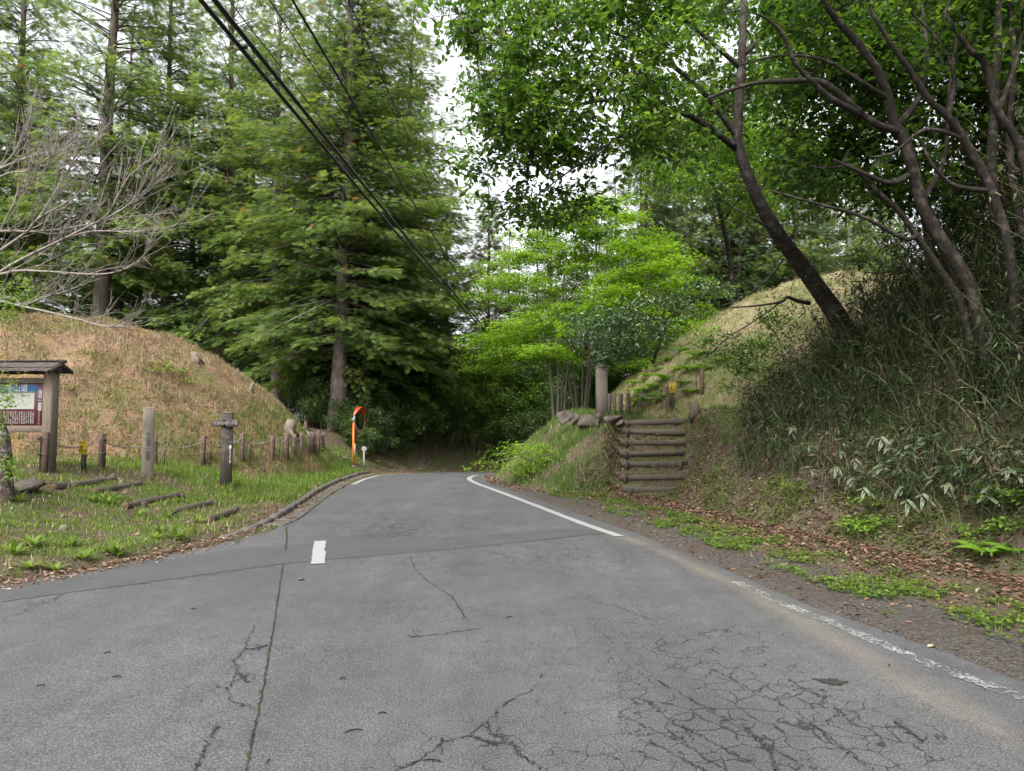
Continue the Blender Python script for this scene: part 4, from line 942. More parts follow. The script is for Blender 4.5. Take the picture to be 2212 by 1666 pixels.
# ------------------------------------------------------------------ bright maple over the right bank
def maple(seed,base,crown_lo,crown_hi,R,nplates,leaf=.075,lpp=330,asym=(0,0),lean=(0,0),tiers=None):
    r=np.random.default_rng(seed); tr=MB(); cr=MB(); sk=Skel(); stems=[]
    for k_ in range(5):
        a=k_*1.26+r.random()*.5; s=np.array([math.cos(a),math.sin(a),0])
        hh=crown_hi*r.uniform(.75,.98); sk.limb(tr,[s*.12+[0,0,-.3],s*.25+[0,0,min(.8,crown_hi*.3)],s*R*.16+[lean[0]*.3,lean[1]*.3,hh*.45],s*R*.34+[lean[0],lean[1],hh]],.085 if crown_hi>3 else .007,.015 if crown_hi>3 else .003,18,8)
    hubs=[];sz=[]
    for i in range(nplates):
        q=(i+.5)/nplates; z=crown_lo+(crown_hi-crown_lo)*q; prof=(1-q**2.0)**.5*.95+.10; a=i*2.4+r.random(); rad=R*prof*math.sqrt(r.uniform(.15,1))
        hubs.append(np.array([math.cos(a)*rad+asym[0]*(1-q),math.sin(a)*rad+asym[1]*(1-q),z+r.normal()*.15-.10*rad*.4])); sz.append((.62+.5*r.random())*(1.25-.5*q))
    twigs(sk,tr,hubs,r,.028)
    for h,s in zip(hubs,sz):
        n=int(lpp*s); a=r.uniform(0,2*math.pi,n); rr=np.sqrt(r.random(n))*s*1.05; oa=math.atan2(h[1],h[0]); el=1+.5*np.cos(2*(a-oa))
        X0=np.column_stack([np.cos(a)*rr*el,np.sin(a)*rr*el,-.18*(rr/s)**2*s+r.normal(size=n)*.055+.10*np.sin(a*5+rr*9)*rr])
        az=a+r.normal(size=n)*.7; el2=-.25+r.normal(size=n)*.3; X=np.column_stack([np.cos(az),np.sin(az),el2])
        N=np.column_stack([r.normal(size=n)*.3,r.normal(size=n)*.3,np.ones(n)])
        add_inst(cr,T_DIAMOND,h+X0,X,N,leaf*r.uniform(.7,1.3,n),leaf*.8*r.uniform(.7,1.2,n),np.clip(.5+r.normal(size=n)*.2+r.normal()*.14,0,1))
        for k_ in range(5):
            j=r.integers(n); tube(tr,[h,(h+h+X0[j])/2+[0,0,.02],h+X0[j]],[.007,.005,.002],3,cap=False)
    return tr.mesh('trunk',M['bark_maple'],True),cr.mesh('crown',M['maple'])
mp1=maple(41,None,2.6,9.0,4.3,180,asym=(.9,-.4),lpp=560,leaf=.10)
gm_=gpos(1255,27.0); place_tree('maple_tree',mp1,'bright lime green maple with tiered branches at the end of the right bank','tree',gm_,0,1.0)
mp2=maple(42,None,3.5,5.0,2.3,17,leaf=.09,lpp=420)
place_tree('maple_tree',mp2,'low lime maple branches spreading above the bend, below the large maple','tree',gpos(1205,25.6),2.0,(1.0,.8,1.0))
mp3=maple(43,None,.25,.62,1.0,16,leaf=.075,lpp=260)
t=place_tree('maple_sapling',mp3,'low lime maple sapling drooping over the left foot of the right bank','sapling',tuple(P(1160,1014)+[-.1,0,-.05]),0,(.85,.65,1.0))
mp4=maple(44,None,.2,.45,.5,7,leaf=.07,lpp=160)
place_tree('maple_sapling',mp4,'small bright green seedling in the grass left of the road mirror','sapling',tuple(P(722,990)+[0,0,-.1]),0,.85)

# ------------------------------------------------------------------ dark undergrowth round the bend and at the wood edge
def bush_meshes(seed,R,Ht,ncl,lpc,leaf,mat,bmat='bark_far',flat=.7,T=None,wid=.5):
    r=np.random.default_rng(seed); tr=MB(); cr=MB(); sk=Skel()
    for k_ in range(5):
        a=k_*1.3+r.random(); s=np.array([math.cos(a),math.sin(a),0]); sk.limb(tr,[s*.1+[0,0,-.3],s*R*.25+[0,0,Ht*.35],s*R*.5+[0,0,Ht*.8]],.045,.01,10,6)
    d=nrm(r.normal(size=(ncl,3))); rad=r.random(ncl)**.45; C=d*rad[:,None]*[R,R,Ht*.48]+[0,0,Ht*.54]; C[:,2]=np.maximum(C[:,2],.15)
    twigs(sk,tr,list(C[::3]),r,.02)
    sz=.30*R*r.uniform(.5,1.1,ncl)
    for c,s,dd in zip(C,sz,d):
        n=lpc; a=nrm(r.normal(size=(n,3)))*(r.random(n)**.4)[:,None]*s*[1,1,flat]; X=nrm(a*[1,1,.3]+r.normal(size=(n,3))*.3*s+[0,0,-.15*s])
        N=nrm(a*.6/s+[0,0,1]+r.normal(size=(n,3))*.35); add_inst(cr,T or T_DIAMOND,c+a,X,N,leaf*r.uniform(.7,1.25,n),leaf*wid*r.uniform(.8,1.2,n),np.clip(.42+r.normal()*.17+r.normal(size=n)*.17,0,1))
    return tr.mesh('stems',M[bmat],True),cr.mesh('foliage',M[mat])
bs=[bush_meshes(51,1.7,3.0,60,75,.13,'shrub'),bush_meshes(52,2.2,5.2,85,75,.15,'shrub'),bush_meshes(53,1.5,3.4,55,75,.11,'shrub_lime'),bush_meshes(54,.8,1.2,36,60,.09,'shrub_lime')]
und=[(820,32,1,.9),(870,33.5,1,1.1),(930,34.5,1,1.1),(985,35.5,2,1.5),(1040,36.5,2,1.6),(900,31.8,0,.8),(960,33.2,2,1.1),(1015,34.5,2,1.2),(1065,35.5,0,1.0),(1110,37.5,1,1.2),(1160,38.5,1,1.2),(950,36,2,1.4),(1050,38,2,1.6),(1000,37,2,1.5),(1090,36.3,2,1.2),(1120,34,0,1.0),(1180,34,0,1.1),(1230,35,1,.9),
 (790,33,1,.8),(620,34,0,.9),(560,34,0,1.0),(500,34.5,1,.8),(660,35,1,.8),(710,34,1,.8),(420,35,1,.8),(680,29.8,0,.35),(800,29.5,0,.35),(300,35,1,.9),(150,36,1,.9),(60,35,1,.9),(240,36,0,1.2)]
wh=['beside the road beyond the mirror','in the dark wood at the bend']
ordw=lambda i:['lowest','tallest','bushy','fresh green','small'][i]
for i,(u,d,k_,s_) in enumerate(und):
    side='behind the left mound' if u<560 else ('under the cypress trunks' if u<800 else 'on the outer bank of the road bend')
    place_tree('shrub',bs[k_],('fresh lime green shrub ' if k_==2 else 'dark evergreen shrub ')+side,'shrub',gpos(u,d),r.uniform(0,6),s_,'%s shrubs %s'%('lime' if k_==2 else 'dark',side),('stems','foliage'))
for i,(x,y,k_,s_) in enumerate([(-6.0,27.6,0,.62),(-7.6,28.6,0,.75),(-5.2,29.6,0,.85),(-4.3,31.2,0,.8),(-6.4,31,1,.75),(-3.2,32.6,0,.8),(-2.0,34.0,2,.85),(-.4,35.6,2,.95),(1.2,37.2,2,1.0),(-4.6,33,2,1.2),(-2.6,35.2,2,1.4),(3.2,39,1,1.0),(-8.6,30.6,1,.8),(-3.9,32.2,3,.9),(-1.2,35.2,3,1.0),(-5.7,27.0,0,.42),(-5.3,28.4,0,.45),(-4.7,29.8,0,.42),(-6.6,27.8,0,.5),(-3.6,34.6,2,1.25),(-1.7,36.0,2,1.35),(0.3,37.4,2,1.4),(-2.6,33.8,2,.7),(-.6,36.2,2,.9)]):
    place_tree('shrub',bs[k_],('low fresh shrub' if k_==3 else 'fresh lime shrub' if k_==2 else 'dark evergreen shrub')+' at the roadside of the outer bend','shrub',(x,y,hz(x,y)-.05),r.uniform(0,6),s_,'%s shrubs at the outer bend'%('fresh' if k_==3 else 'lime' if k_==2 else 'dark'),('stems','foliage'))
for i,(u,d,k_,s_) in enumerate([(1340,30,0,.9),(1290,30.5,0,1.1),(1420,36,0,1.0),(1500,36,2,.9),(1560,37,0,1.0),(1640,37,2,.8),(1240,28.5,0,.7),(1380,36,1,.8),(1900,36,1,1.0),(2050,36,1,1.1),(2200,34,1,1.1),(1800,38,0,1.2),(1700,39,2,1.0),(2120,20,1,.75),(2260,17,1,.8)]):
    side='behind the maple' if u<1400 else 'on the crest behind the right mound'
    place_tree('shrub',bs[k_],('fresh lime green shrub ' if k_==2 else 'dark evergreen shrub ')+side,'shrub',gpos(u,d),r.uniform(0,6),s_,'%s shrubs %s'%('lime' if k_==2 else 'dark',side),('stems','foliage'))
# glossy dark evergreen reaching in above the right steps
def spray_tree(seed,limbs,region,nhub,ncl,leaf,wid,nl,mat,bmat,T=T_LEAF,r0=.05,drange=(8,10),tint=.5,spread=.08,droop=.35,clr=.35,rt=.018,extra=None,flat=.5,drange2=None,usplit=0,clear=None):
    r=np.random.default_rng(seed); tr=MB(); cr=MB(); sk=Skel()
    for (pts,a,b) in limbs: sk.limb(tr,pts,a,b,18 if np.isscalar(a) else 40,9 if np.isscalar(a) else 14)
    hubs=[]
    while len(hubs)<nhub:
        u0,v0=r.uniform(min(q[0] for q in region),max(q[0] for q in region)),r.uniform(min(q[1] for q in region),max(q[1] for q in region))
        if inside(np.array([u0]),np.array([v0]),region)[0]: hubs.append(np.array(at(u0,v0,r.uniform(*(drange2 if (drange2 is not None and u0>usplit) else drange)))))
    if extra is not None: hubs+=list(extra)
    twigs(sk,tr,hubs,r,rt)
    Hh=np.array(hubs); hi=r.integers(len(Hh),size=ncl); C=Hh[hi]+r.normal(size=(ncl,3))*[clr,clr,clr*flat]; tint=(tint+r.normal(size=len(Hh))*.19)[hi]
    if clear is not None:
        U_,V_,D_=proj(C); Q=spline([q[:3] for q in clear],60); dd=np.hypot(U_[:,None]-Q[None,:,0],V_[:,None]-Q[None,:,1]); j=dd.argmin(1); kp=~((dd.min(1)<48)&(D_<Q[j,2]+.15)); C=C[kp]; tint=tint[kp]; hi=hi[kp]
    SP=np.concatenate(sk.P)
    for c in C:
        a=SP[np.argmin(((SP-c)**2).sum(1))]; tube(tr,[a,(a+c)/2+r.normal(size=3)*.03,c],[.006,.005,.003],3,cap=False)
    whorls(cr,tr,C,r,T,leaf,wid,nl,tint,spread,droop)
    return tr,cr,C
pc=at(1440,700,19.5)
ev_l=[([at(1440,690,19.5),at(1370,690,19.6),at(1300,695,20),at(1260,705,20)],.03,.01),([at(1440,690,19.5),at(1500,650,19.1),at(1580,612,18.7)],.03,.008),
      ([gpos(1405,25),at(1415,770,22.5),at(1440,690,19.5)],.06,.035)]
tr,cr,_=spray_tree(61,ev_l,[(1240,690),(1330,655),(1430,640),(1540,600),(1600,610),(1540,660),(1450,700),(1400,750),(1330,775),(1270,730)],42,620,.13,.42,7,'camellia','bark_dark',drange=(18.0,20.5),clr=.30,flat=.45)
t=thing('evergreen_tree','glossy dark green branches reaching left above the right steps','tree',(0,0,0)); tr.build('trunk',M['bark_dark'],t,True); stuff(cr.build('crown',M['camellia'],t))

# ------------------------------------------------------------------ leaning dark tree with broad leaves over the road
pbase=P(1852,770,9.2,14); db=pbase[1]
path=[(1852,775,db),(1812,690,db-.15),(1766,622,db-.35),(1722,562,db-.6),(1682,508,db-.85),(1642,440,db-1.05),(1612,370,db-1.2),(1594,305,db-1.3),(1596,225,db-1.35),(1602,130,db-1.35),(1606,30,db-1.3),(1610,-80,db-1.2)]
trunk=[pbase+[.12,0,-.5]]+[at(*q) for q in path]
limbs=[(trunk,(.25,.215,.19,.165,.15,.135,.12,.105,.095,.085,.075,.065,.05),.05),
 ([at(1590,320,db-1.28),at(1552,290,db-1.5),at(1500,255,db-1.9),at(1430,232,db-2.2),at(1350,215,db-2.4),at(1240,230,db-2.5),at(1130,290,db-2.6)],.07,.015),
 ([at(1594,300,db-1.3),at(1520,200,db-1.6),at(1420,120,db-2.0),at(1300,60,db-2.2),at(1180,40,db-2.3)],.06,.015),
 ([at(1430,232,db-2.2),at(1330,300,db-2.6),at(1230,370,db-2.8),at(1150,430,db-2.9)],.028,.008),
 ([at(1748,655,db-.45),at(1722,650,db-.6),at(1700,642,db-.75),at(1688,652,db-.9),at(1640,660,db-1.0),at(1580,665,db-1.0)],.045,.012),
 ([at(1693,560,db-.75),at(1660,600,db-1.0),at(1610,640,db-1.0),at(1555,662,db-.8)],.022,.006),
 ([at(1676,500,db-.9),at(1640,480,db-1.2),at(1590,452,db-1.3),at(1530,410,db-1.3)],.03,.008),
 ([at(1604,150,db-1.35),at(1500,60,db-1.7),at(1400,-20,db-1.9)],.05,.02),
 ([at(1604,120,db-1.35),at(1700,40,db-1.6),at(1790,-20,db-2.0)],.05,.02)]
region=[(1075,-60),(1060,90),(1085,190),(1040,290),(1025,390),(1080,425),(1130,485),(1225,475),(1300,385),(1345,330),(1420,300),(1480,330),(1560,300),(1640,200),(1800,120),(2212,110),(2260,-60)]
r=np.random.default_rng(66)
over=[np.array([r.uniform(-1.5,9),r.uniform(6.5,13),r.uniform(6.8,9.0)]) for _ in range(60)]  # crown hubs mostly above the view, added to shade the ground below
tr,cr,CL=spray_tree(62,limbs,region,250,4700,.125,.60,7,'bigleaf','bark_dark',drange=(db-3.1,db-1.0),drange2=(db-.9,db+1.6),usplit=1470,spread=.075,clr=.36,rt=.02,extra=over,flat=.22,clear=path)
lt=thing('leaning_tree','dark leaning tree with broad leaves arching over the road from the right bank','tree',tuple(pbase))
o=tr.build('trunk',M['bark_dark'],lt,True); o.location=-Vector(pbase); o=stuff(cr.build('crown',M['bigleaf'],lt)); o.location=-Vector(pbase)
# its nearest leaves, one by one
lf=MB(); add_inst(lf,T_LEAF,np.zeros((1,3)),np.array([[1.,0,0]]),np.array([[0,0,1.]]),.125,.078,.62); lfm=lf.mesh('leaf',M['bigleaf'])
rr_=np.random.default_rng(8); cc=CL[np.argsort(np.linalg.norm(CL-[0,0,EYE],axis=1))]; cc=cc[(cc[:,1]>5)][:300]
for c in cc:
    link('leaf',lfm,lt,tuple(c+rr_.normal(size=3)*.07-pbase),(rr_.normal()*.4,.25+rr_.normal()*.35,rr_.uniform(0,6.28)))
# drooping leafy branch of the same bank over the mound foot
ev_l=[([at(1688,652,db-.5),at(1620,700,db-.6),at(1570,730,db-.6),at(1530,770,db-.5)],.018,.006),([P(1700,800)+[0,0,-.2],at(1680,730,db-.3),at(1640,690,db-.5)],.012,.008)]
tr,cr,_=spray_tree(63,ev_l,[(1500,760),(1530,720),(1640,675),(1710,680),(1690,740),(1620,800),(1580,840),(1540,800)],22,230,.075,.5,8,'midleaf','bark_dark',drange=(db-1.0,db-.1),clr=.18,flat=.5,tint=.3,clear=path)
t=thing('leafy_shrub','dark leafy shrub below the leaning trunk in front of the right mound','shrub',(0,0,0)); tr.build('stems',M['bark_dark'],t,True); stuff(cr.build('foliage',M['midleaf'],t))

# mid distance small-leaved tree left of and behind the leaning trunk
gx=gpos(1590,33.5)
ev_l=[([np.array(gx)+[0,0,-.2],at(1580,600,33),at(1560,480,31),at(1530,360,30),at(1490,240,29)],.15,.04),([at(1560,480,31),at(1620,400,30),at(1680,330,29)],.07,.02),([at(1540,400,30.4),at(1460,350,29),at(1390,330,28.5)],.07,.02)]
tr,cr,_=spray_tree(64,ev_l,[(1360,330),(1420,250),(1560,230),(1680,260),(1740,340),(1700,460),(1600,470),(1520,440),(1430,430)],120,2800,.14,.58,8,'midleaf','bark_dark',drange=(27.5,31.5),clr=.65,flat=.3,tint=.55)
t=thing('broadleaf_tree','fresh green small-leaved tree behind the leaning trunk, above the right mound slope','tree',gx); 
for q_,(m_,mt,nm) in enumerate(((tr,'bark_dark','trunk'),(cr,'midleaf','crown'))):
    o=m_.build(nm,M[mt],t,q_==0); o.location=-Vector(gx)
    if q_: stuff(o)
# narrow-leaved twigs hanging into the sky gap at the top
gx=gpos(2020,14.5)
ev_l=[([np.array(gx)+[0,0,-.3],at(1990,400,14.5),at(1800,60,14.2),at(1400,-60,13.6),at(1180,-60,13.2),at(1020,20,13)],.12,.01),([at(1180,-60,13.2),at(1080,120,13),at(1040,210,13)],.02,.005),([at(1020,20,13),at(960,50,13),at(930,30,13)],.012,.004)]
tr,cr,_=spray_tree(65,ev_l,[(925,-30),(935,40),(960,90),(1000,60),(1040,130),(985,190),(1040,235),(1090,200),(1100,-30)],34,330,.085,.33,9,'camellia','bark_dark',T=T_NARROW,drange=(12.6,13.4),clr=.16,flat=.8,droop=.9,tint=.55)
t=thing('narrow_leaved_tree','narrow drooping leaves hanging into the white sky gap at top centre','tree',gx)
for q_,(m_,mt,nm) in enumerate(((tr,'bark_dark','trunk'),(cr,'camellia','crown'))):
    o=m_.build(nm,M[mt],t,q_==0); o.location=-Vector(gx)
    if q_: stuff(o)

# ------------------------------------------------------------------ many-stemmed tree with mottled bark on the right
d0=9.0; pb2=np.array([6.6,9.6,0.]); pb2[2]=hz(6.6,9.6)
def A_(*q): return at(*q)
limbs=[([pb2+[0,0,-.4],A_(2110,660,9.4),A_(2062,560,9.3),A_(2001,468,9.2),A_(1975,380,9.1),A_(1955,300,9),A_(1926,262,9),A_(1922,215,8.9),A_(1884,131,8.8),A_(1819,56,8.7),A_(1786,14,8.6),A_(1740,-60,8.5)],.10,.032),
 ([A_(1945,285,9),A_(1900,272,8.9),A_(1861,248,8.8),A_(1791,211,8.6),A_(1763,183,8.5),A_(1716,136,8.4),A_(1690,70,8.3),A_(1640,30,8.2)],.052,.015),
 ([A_(1861,248,8.8),A_(1780,180,8.6),A_(1700,176,8.4),A_(1620,182,8.3),A_(1530,212,8.2)],.05,.015),
 ([pb2+[-.15,.1,-.4],A_(2085,680,9.5),A_(2025,576,9.4),A_(1978,506,9.3),A_(1940,454,9.2),A_(1903,421,9.1),A_(1866,384,9),A_(1837,356,8.9)],.06,.018),
 ([pb2+[.2,-.1,-.4],A_(2190,600,9),A_(2142,412,8.9),A_(2081,300,8.8),A_(2048,253,8.7),A_(2006,215,8.6),A_(1968,154,8.5),A_(1926,98,8.4),A_(1880,20,8.3)],.07,.022),
 ([pb2+[.3,.1,-.4],A_(2240,560,8.8),A_(2207,328,8.7),A_(2156,243,8.6),A_(2128,140,8.5),A_(2095,108,8.4),A_(2040,30,8.3)],.07,.025),
 ([A_(2150,480,9.3),A_(2142,337,9.3),A_(2151,187,9.2),A_(2156,61,9.2),A_(2160,-40,9.2)],.07,.04),([A_(2212,520,9.5),A_(2180,330,9.5),A_(2188,140,9.4),A_(2180,-30,9.4)],.06,.03),
 ([A_(1978,510,9.3),A_(1951,515,9.2),A_(1862,468,9.1),A_(1763,440,8.9),A_(1664,412,8.7)],.035,.012),([A_(1960,380,9.1),A_(1920,395,9),A_(1860,372,8.9),A_(1800,345,8.8)],.045,.015),
 ([A_(1922,215,8.9),A_(1850,170,8.7),A_(1780,130,8.6),A_(1690,120,8.5),A_(1600,140,8.4)],.03,.01),([A_(2081,300,8.8),A_(2000,280,8.7),A_(1930,330,8.6),A_(1880,340,8.5)],.03,.01),([A_(2048,253,8.7),A_(2060,160,8.8),A_(2020,80,8.9),A_(1960,20,9)],.035,.012),([A_(2142,412,8.9),A_(2060,400,8.9),A_(2010,350,8.8),A_(1990,300,8.8)],.035,.012),([A_(2156,243,8.6),A_(2190,150,8.6),A_(2210,60,8.6)],.04,.015),([A_(1990,440,9.2),A_(2040,340,9.4),A_(2050,200,9.5),A_(2070,60,9.6)],.04,.02),
 ([A_(1940,270,9),A_(1990,200,9.2),A_(2000,100,9.3),A_(1990,0,9.4)],.05,.02)]
region=[(1600,-60),(1600,80),(1700,110),(1740,250),(1640,330),(1600,400),(1650,430),(1760,420),(1850,450),(1960,430),(2080,470),(2230,480),(2300,-60)]
tr,cr,CL2=spray_tree(67,limbs,region,190,5200,.12,.62,7,'bigleaf','bark_mottled',drange=(9.9,12.2),spread=.085,clr=.40,rt=.02,flat=.22,tint=.42,clear=path,extra=[np.array([r.uniform(3,13),r.uniform(2.5,14),r.uniform(6.2,8.6)]) for _ in range(110)])  # extra: overhead hubs mostly out of view, added to darken the right side
st=thing('multistem_tree','many-stemmed tree with peeling mottled bark above the bamboo on the right','tree',tuple(pb2))
o=tr.build('trunk',M['bark_mottled'],st,True); o.location=-Vector(pb2); o=stuff(cr.build('crown',M['bigleaf'],st)); o.location=-Vector(pb2)

# ------------------------------------------------------------------ bare grey tree and mossy trunk at the left edge
bx0=np.array([-9.3,11.2,0.]); bx0[2]=hz(-9.3,11.2); mb=MB(); sk=Skel(); r=np.random.default_rng(71)
tk=[bx0+[0,0,-.3],at(-150,960,11.1),at(-160,800,11),at(-165,640,10.9),at(-170,480,10.8)]; sk.limb(mb,tk,.13,.06,16,10)
LB=[[(-165,640,10.9),(-60,585,10.7),(0,542,10.6),(59,500,10.5),(82,473,10.4),(144,437,10.3),(183,405,10.2),(225,345,10.1)],[(-160,690,10.9),(-60,630,10.6),(0,588,10.5),(49,559,10.4),(138,516,10.2),(183,493,10.1),(229,467,10),(256,421,9.9),(282,378,9.9),(347,326,9.8)],
 [(-165,560,10.9),(-60,510,10.8),(0,500,10.7),(82,500,10.6),(164,490,10.5),(262,470,10.4),(377,460,10.2)],[(-160,660,10.9),(-50,605,10.6),(0,593,10.4),(43,585,10.3),(108,587,10.2),(210,593,10),(269,582,9.9),(324,555,9.8)],
 [(-170,500,10.8),(-60,400,10.9),(0,365,10.9),(66,339,11),(115,329,11),(167,338,11),(203,310,11),(223,257,11)],[(-160,700,10.9),(-40,650,10.4),(62,665,10.1),(157,687,9.9),(236,706,9.8),(308,693,9.7)],
 [(-160,700,10.9),(7,644,10.7),(49,659,10.6),(92,644,10.5),(138,631,10.4),(183,614,10.3)],[(-170,480,10.8),(0,382,10.5),(59,369,10.3),(108,339,10.2),(160,300,10.1)],[(-170,480,10.8),(0,362,11.1),(43,306,11.2),(59,277,11.2),(70,230,11.3)],
 [(138,516,10.2),(200,500,10.1),(300,500,10),(385,485,9.9)],[(82,473,10.4),(110,430,10.5),(140,380,10.6),(165,345,10.6)],[(183,493,10.1),(260,455,10.2),(330,400,10.3),(390,375,10.3)],[(0,500,10.7),(30,440,10.6),(60,400,10.6),(95,370,10.6)]]
for q_ in LB:
    pts=[np.array(at(*a)) for a in q_]; p=sk.limb(mb,pts,.028 if len(q_)>5 else .015,.005,26,6)
    for k_ in range(20):
        i=r.integers(6,25); d=p[min(i+1,25)]-p[i-1]; d/=np.linalg.norm(d); v=nrm(d*.8+np.array([.15,r.normal()*.5,abs(r.normal())*.55+.12])+r.normal(size=3)*.2); L=r.uniform(.3,.85)
        b=p[i]+v*L*.5+r.normal(size=3)*.03; e=p[i]+v*L+np.array([0,0,.12*L]); tw=spline([p[i],b,e],6); tube(mb,tw,np.linspace(.0078,.0024,6),4,cap=False)
        for z_ in range(3):
            j=r.integers(2,6); v2=nrm(v+r.normal(size=3)*.55+[0,0,.25]); tube(mb,[tw[j],tw[j]+v2*.12+r.normal(size=3)*.01,tw[j]+v2*r.uniform(.2,.38)],[.0048,.0038,.002],3,cap=False)
t=thing('bare_tree','leafless pale grey tree whose twigs spread in from the left edge','tree',tuple(bx0)); o=mb.build('branches',M['bark_grey'],t,True); o.location=-Vector(bx0)
pm_=P(4,1078); mb=MB(); sk=Skel(); tk=[pm_+[.05,0,-.3],pm_+[-.02,0,.3],pm_+[-.10,.05,.85],pm_+[-.5,.15,1.6],pm_+[-1.2,.2,2.6],pm_+[-1.5,.2,3.6]]
sk.limb(mb,tk,.16,.05,14,12); lb_=MB(); r=np.random.default_rng(72)
hubs=[np.array(at(u,v,pm_[1]+dd)) for u,v,dd in ((10,640,-.3),(35,655,-.5),(-10,665,-.4),(20,680,-.2),(55,640,-.3),(-20,610,-.3),(5,705,-.3),(8,835,-.8),(-15,850,-.7),(18,868,-.9),(-15,930,-.5),(10,1000,-.3),(30,1010,-.2))]
twigs(sk,mb,hubs,r,.014); Cx=np.repeat(np.array(hubs),9,0)+r.normal(size=(len(hubs)*9,3))*[.10,.1,.09]; whorls(lb_,mb,Cx,r,T_NARROW,.055,.42,11,.62,.05,.2)
t=thing('mossy_tree','lichen-spotted dark trunk with fresh leafy twigs at the far left edge','tree',tuple(pm_)); o=mb.build('trunk',M['bark_lichen'],t,True); o.location=-Vector(pm_); o=stuff(lb_.build('leaves',M['shrub_lime'],t)); o.location=-Vector(pm_)
# ------------------------------------------------------------------ ground cover
def scatter(n,x0,x1,y0,y1,r,keep):
    x=r.uniform(x0,x1,n); y=r.uniform(y0,y1,n); k_=r.random(n)<keep(x,y); return x[k_],y[k_]
def blades(mb,x,y,r,per,h,wd,tint,spread=.05,lean=.45,ts=.17,zoff=0,T=T_BLADE):
    n=len(x)*per; xx=np.repeat(x,per)+r.normal(size=n)*spread; yy=np.repeat(y,per)+r.normal(size=n)*spread; z=HA(xx,yy)+zoff
    a=r.uniform(0,2*math.pi,n); ln=np.abs(r.normal(size=n))*lean; X=np.column_stack([np.cos(a)*np.sin(ln),np.sin(a)*np.sin(ln),np.cos(ln)])
    N=np.column_stack([np.cos(a),np.sin(a),-.2+0*a])*-1; hh=np.repeat(np.broadcast_to(h,(len(x),)),per)*r.uniform(.5,1.2,n)
    add_inst(mb,T,np.column_stack([xx,yy,z-.01]),X,N,hh,wd*r.uniform(.7,1.3,n),np.clip(np.repeat(tint+r.normal(size=len(x))*.12,per)+r.normal(size=n)*ts,0,1))
r=np.random.default_rng(80)
inL=lambda x,y:inside(x,y,LEFT_POLY); inRt=lambda x,y:inside(x,y,RIGHT_POLY)
onML=lambda x,y:moundz(ML,x,y)>H(x,y); onMR=lambda x,y:moundz(MR,x,y)>H(x,y)
# left bank meadow
keep=lambda x,y:np.where(inL(x,y)&~onML(x,y),np.clip((fbm(x*1.1,y*1.1,51)-.33)*4.5,.10,1),0)*(chain_dist(x,y,TOE_L)>.12)
x,y=scatter(17000,-12.5,-4.0,6,25,r,keep)
mb=MB(); big=fbm(x*.9,y*.9,77); blades(mb,x,y,r,10,np.where(y>15,.11,.07)+.08*np.clip(big-.5,0,1)*2,.010,.58,.055,.5)
x,y=scatter(700,-7.5,-4.2,14,25,r,lambda x,y:inL(x,y)*1.0); blades(mb,x,y,r,14,.18,.011,.45,.06,.45)
stuff(mb.build('grass',M['grass']),'fresh green grass patches on the left bank','grass')
mb=MB(); x,y=scatter(26000,-12.5,-4.0,6,20,r,lambda x,y:np.where(inL(x,y)&~onML(x,y),np.clip((.62-fbm(x*1.1,y*1.1,51))*3,.1,1),0)); blades(mb,x,y,r,1,.12,.013,.6,.02,1.3,.26,T=T_STRAW)
stuff(mb.build('dry_straw',M['straw']),'pale dry straw scattered between the grass of the left bank','straw')
mb=MB(); x,y=scatter(14000,0,8,6,19,r,lambda x,y:inRt(x,y)*.8); blades(mb,x,y,r,1,.14,.012,.35,.02,1.3,.26,T=T_STRAW)
x,y=scatter(9000,-1,3,15.5,23,r,lambda x,y:inRt(x,y)*.9); blades(mb,x,y,r,1,.13,.013,.6,.02,1.3,.26,T=T_STRAW)
stuff(mb.build('dry_straw',M['straw_r']),'dry straw and thin twigs scattered on the right bank','straw')
mb=MB(); n=30000; x=r.uniform(-1,7,n); y=r.uniform(3.5,23,n); dR=chain_dist(x,y,ASPH_R); ro=inside(x,y,ROAD_POLY); k_=(~inRt(x,y))&(~inL(x,y))&(r.random(n)<np.where(ro,np.exp(-(dR/.10)**2)*.8,np.exp(-((dR-.25)/.55)**2))*np.clip(fbm(x*1.3,y*1.3,19)*2.2-.45,.08,1)); x,y=x[k_],y[k_]; n=len(x); a=r.uniform(0,6.28,n)
add_inst(mb,T_STRAW,np.column_stack([x,y,np.maximum(HA(x,y),np.where(inside(x,y,ROAD_POLY),zr(y)+.004,-9))+.004+.01*r.random(n)]),np.column_stack([np.cos(a),np.sin(a),.1*r.normal(size=n)]),np.tile([0,0,1.],(n,1)),r.uniform(.03,.09,n),r.uniform(.006,.012,n),np.clip(.5+.25*r.normal(size=n),0,1))
stuff(mb.build('needle_litter',M['needle']),'reddish fallen needles and crumbs along the right asphalt edge','litter')
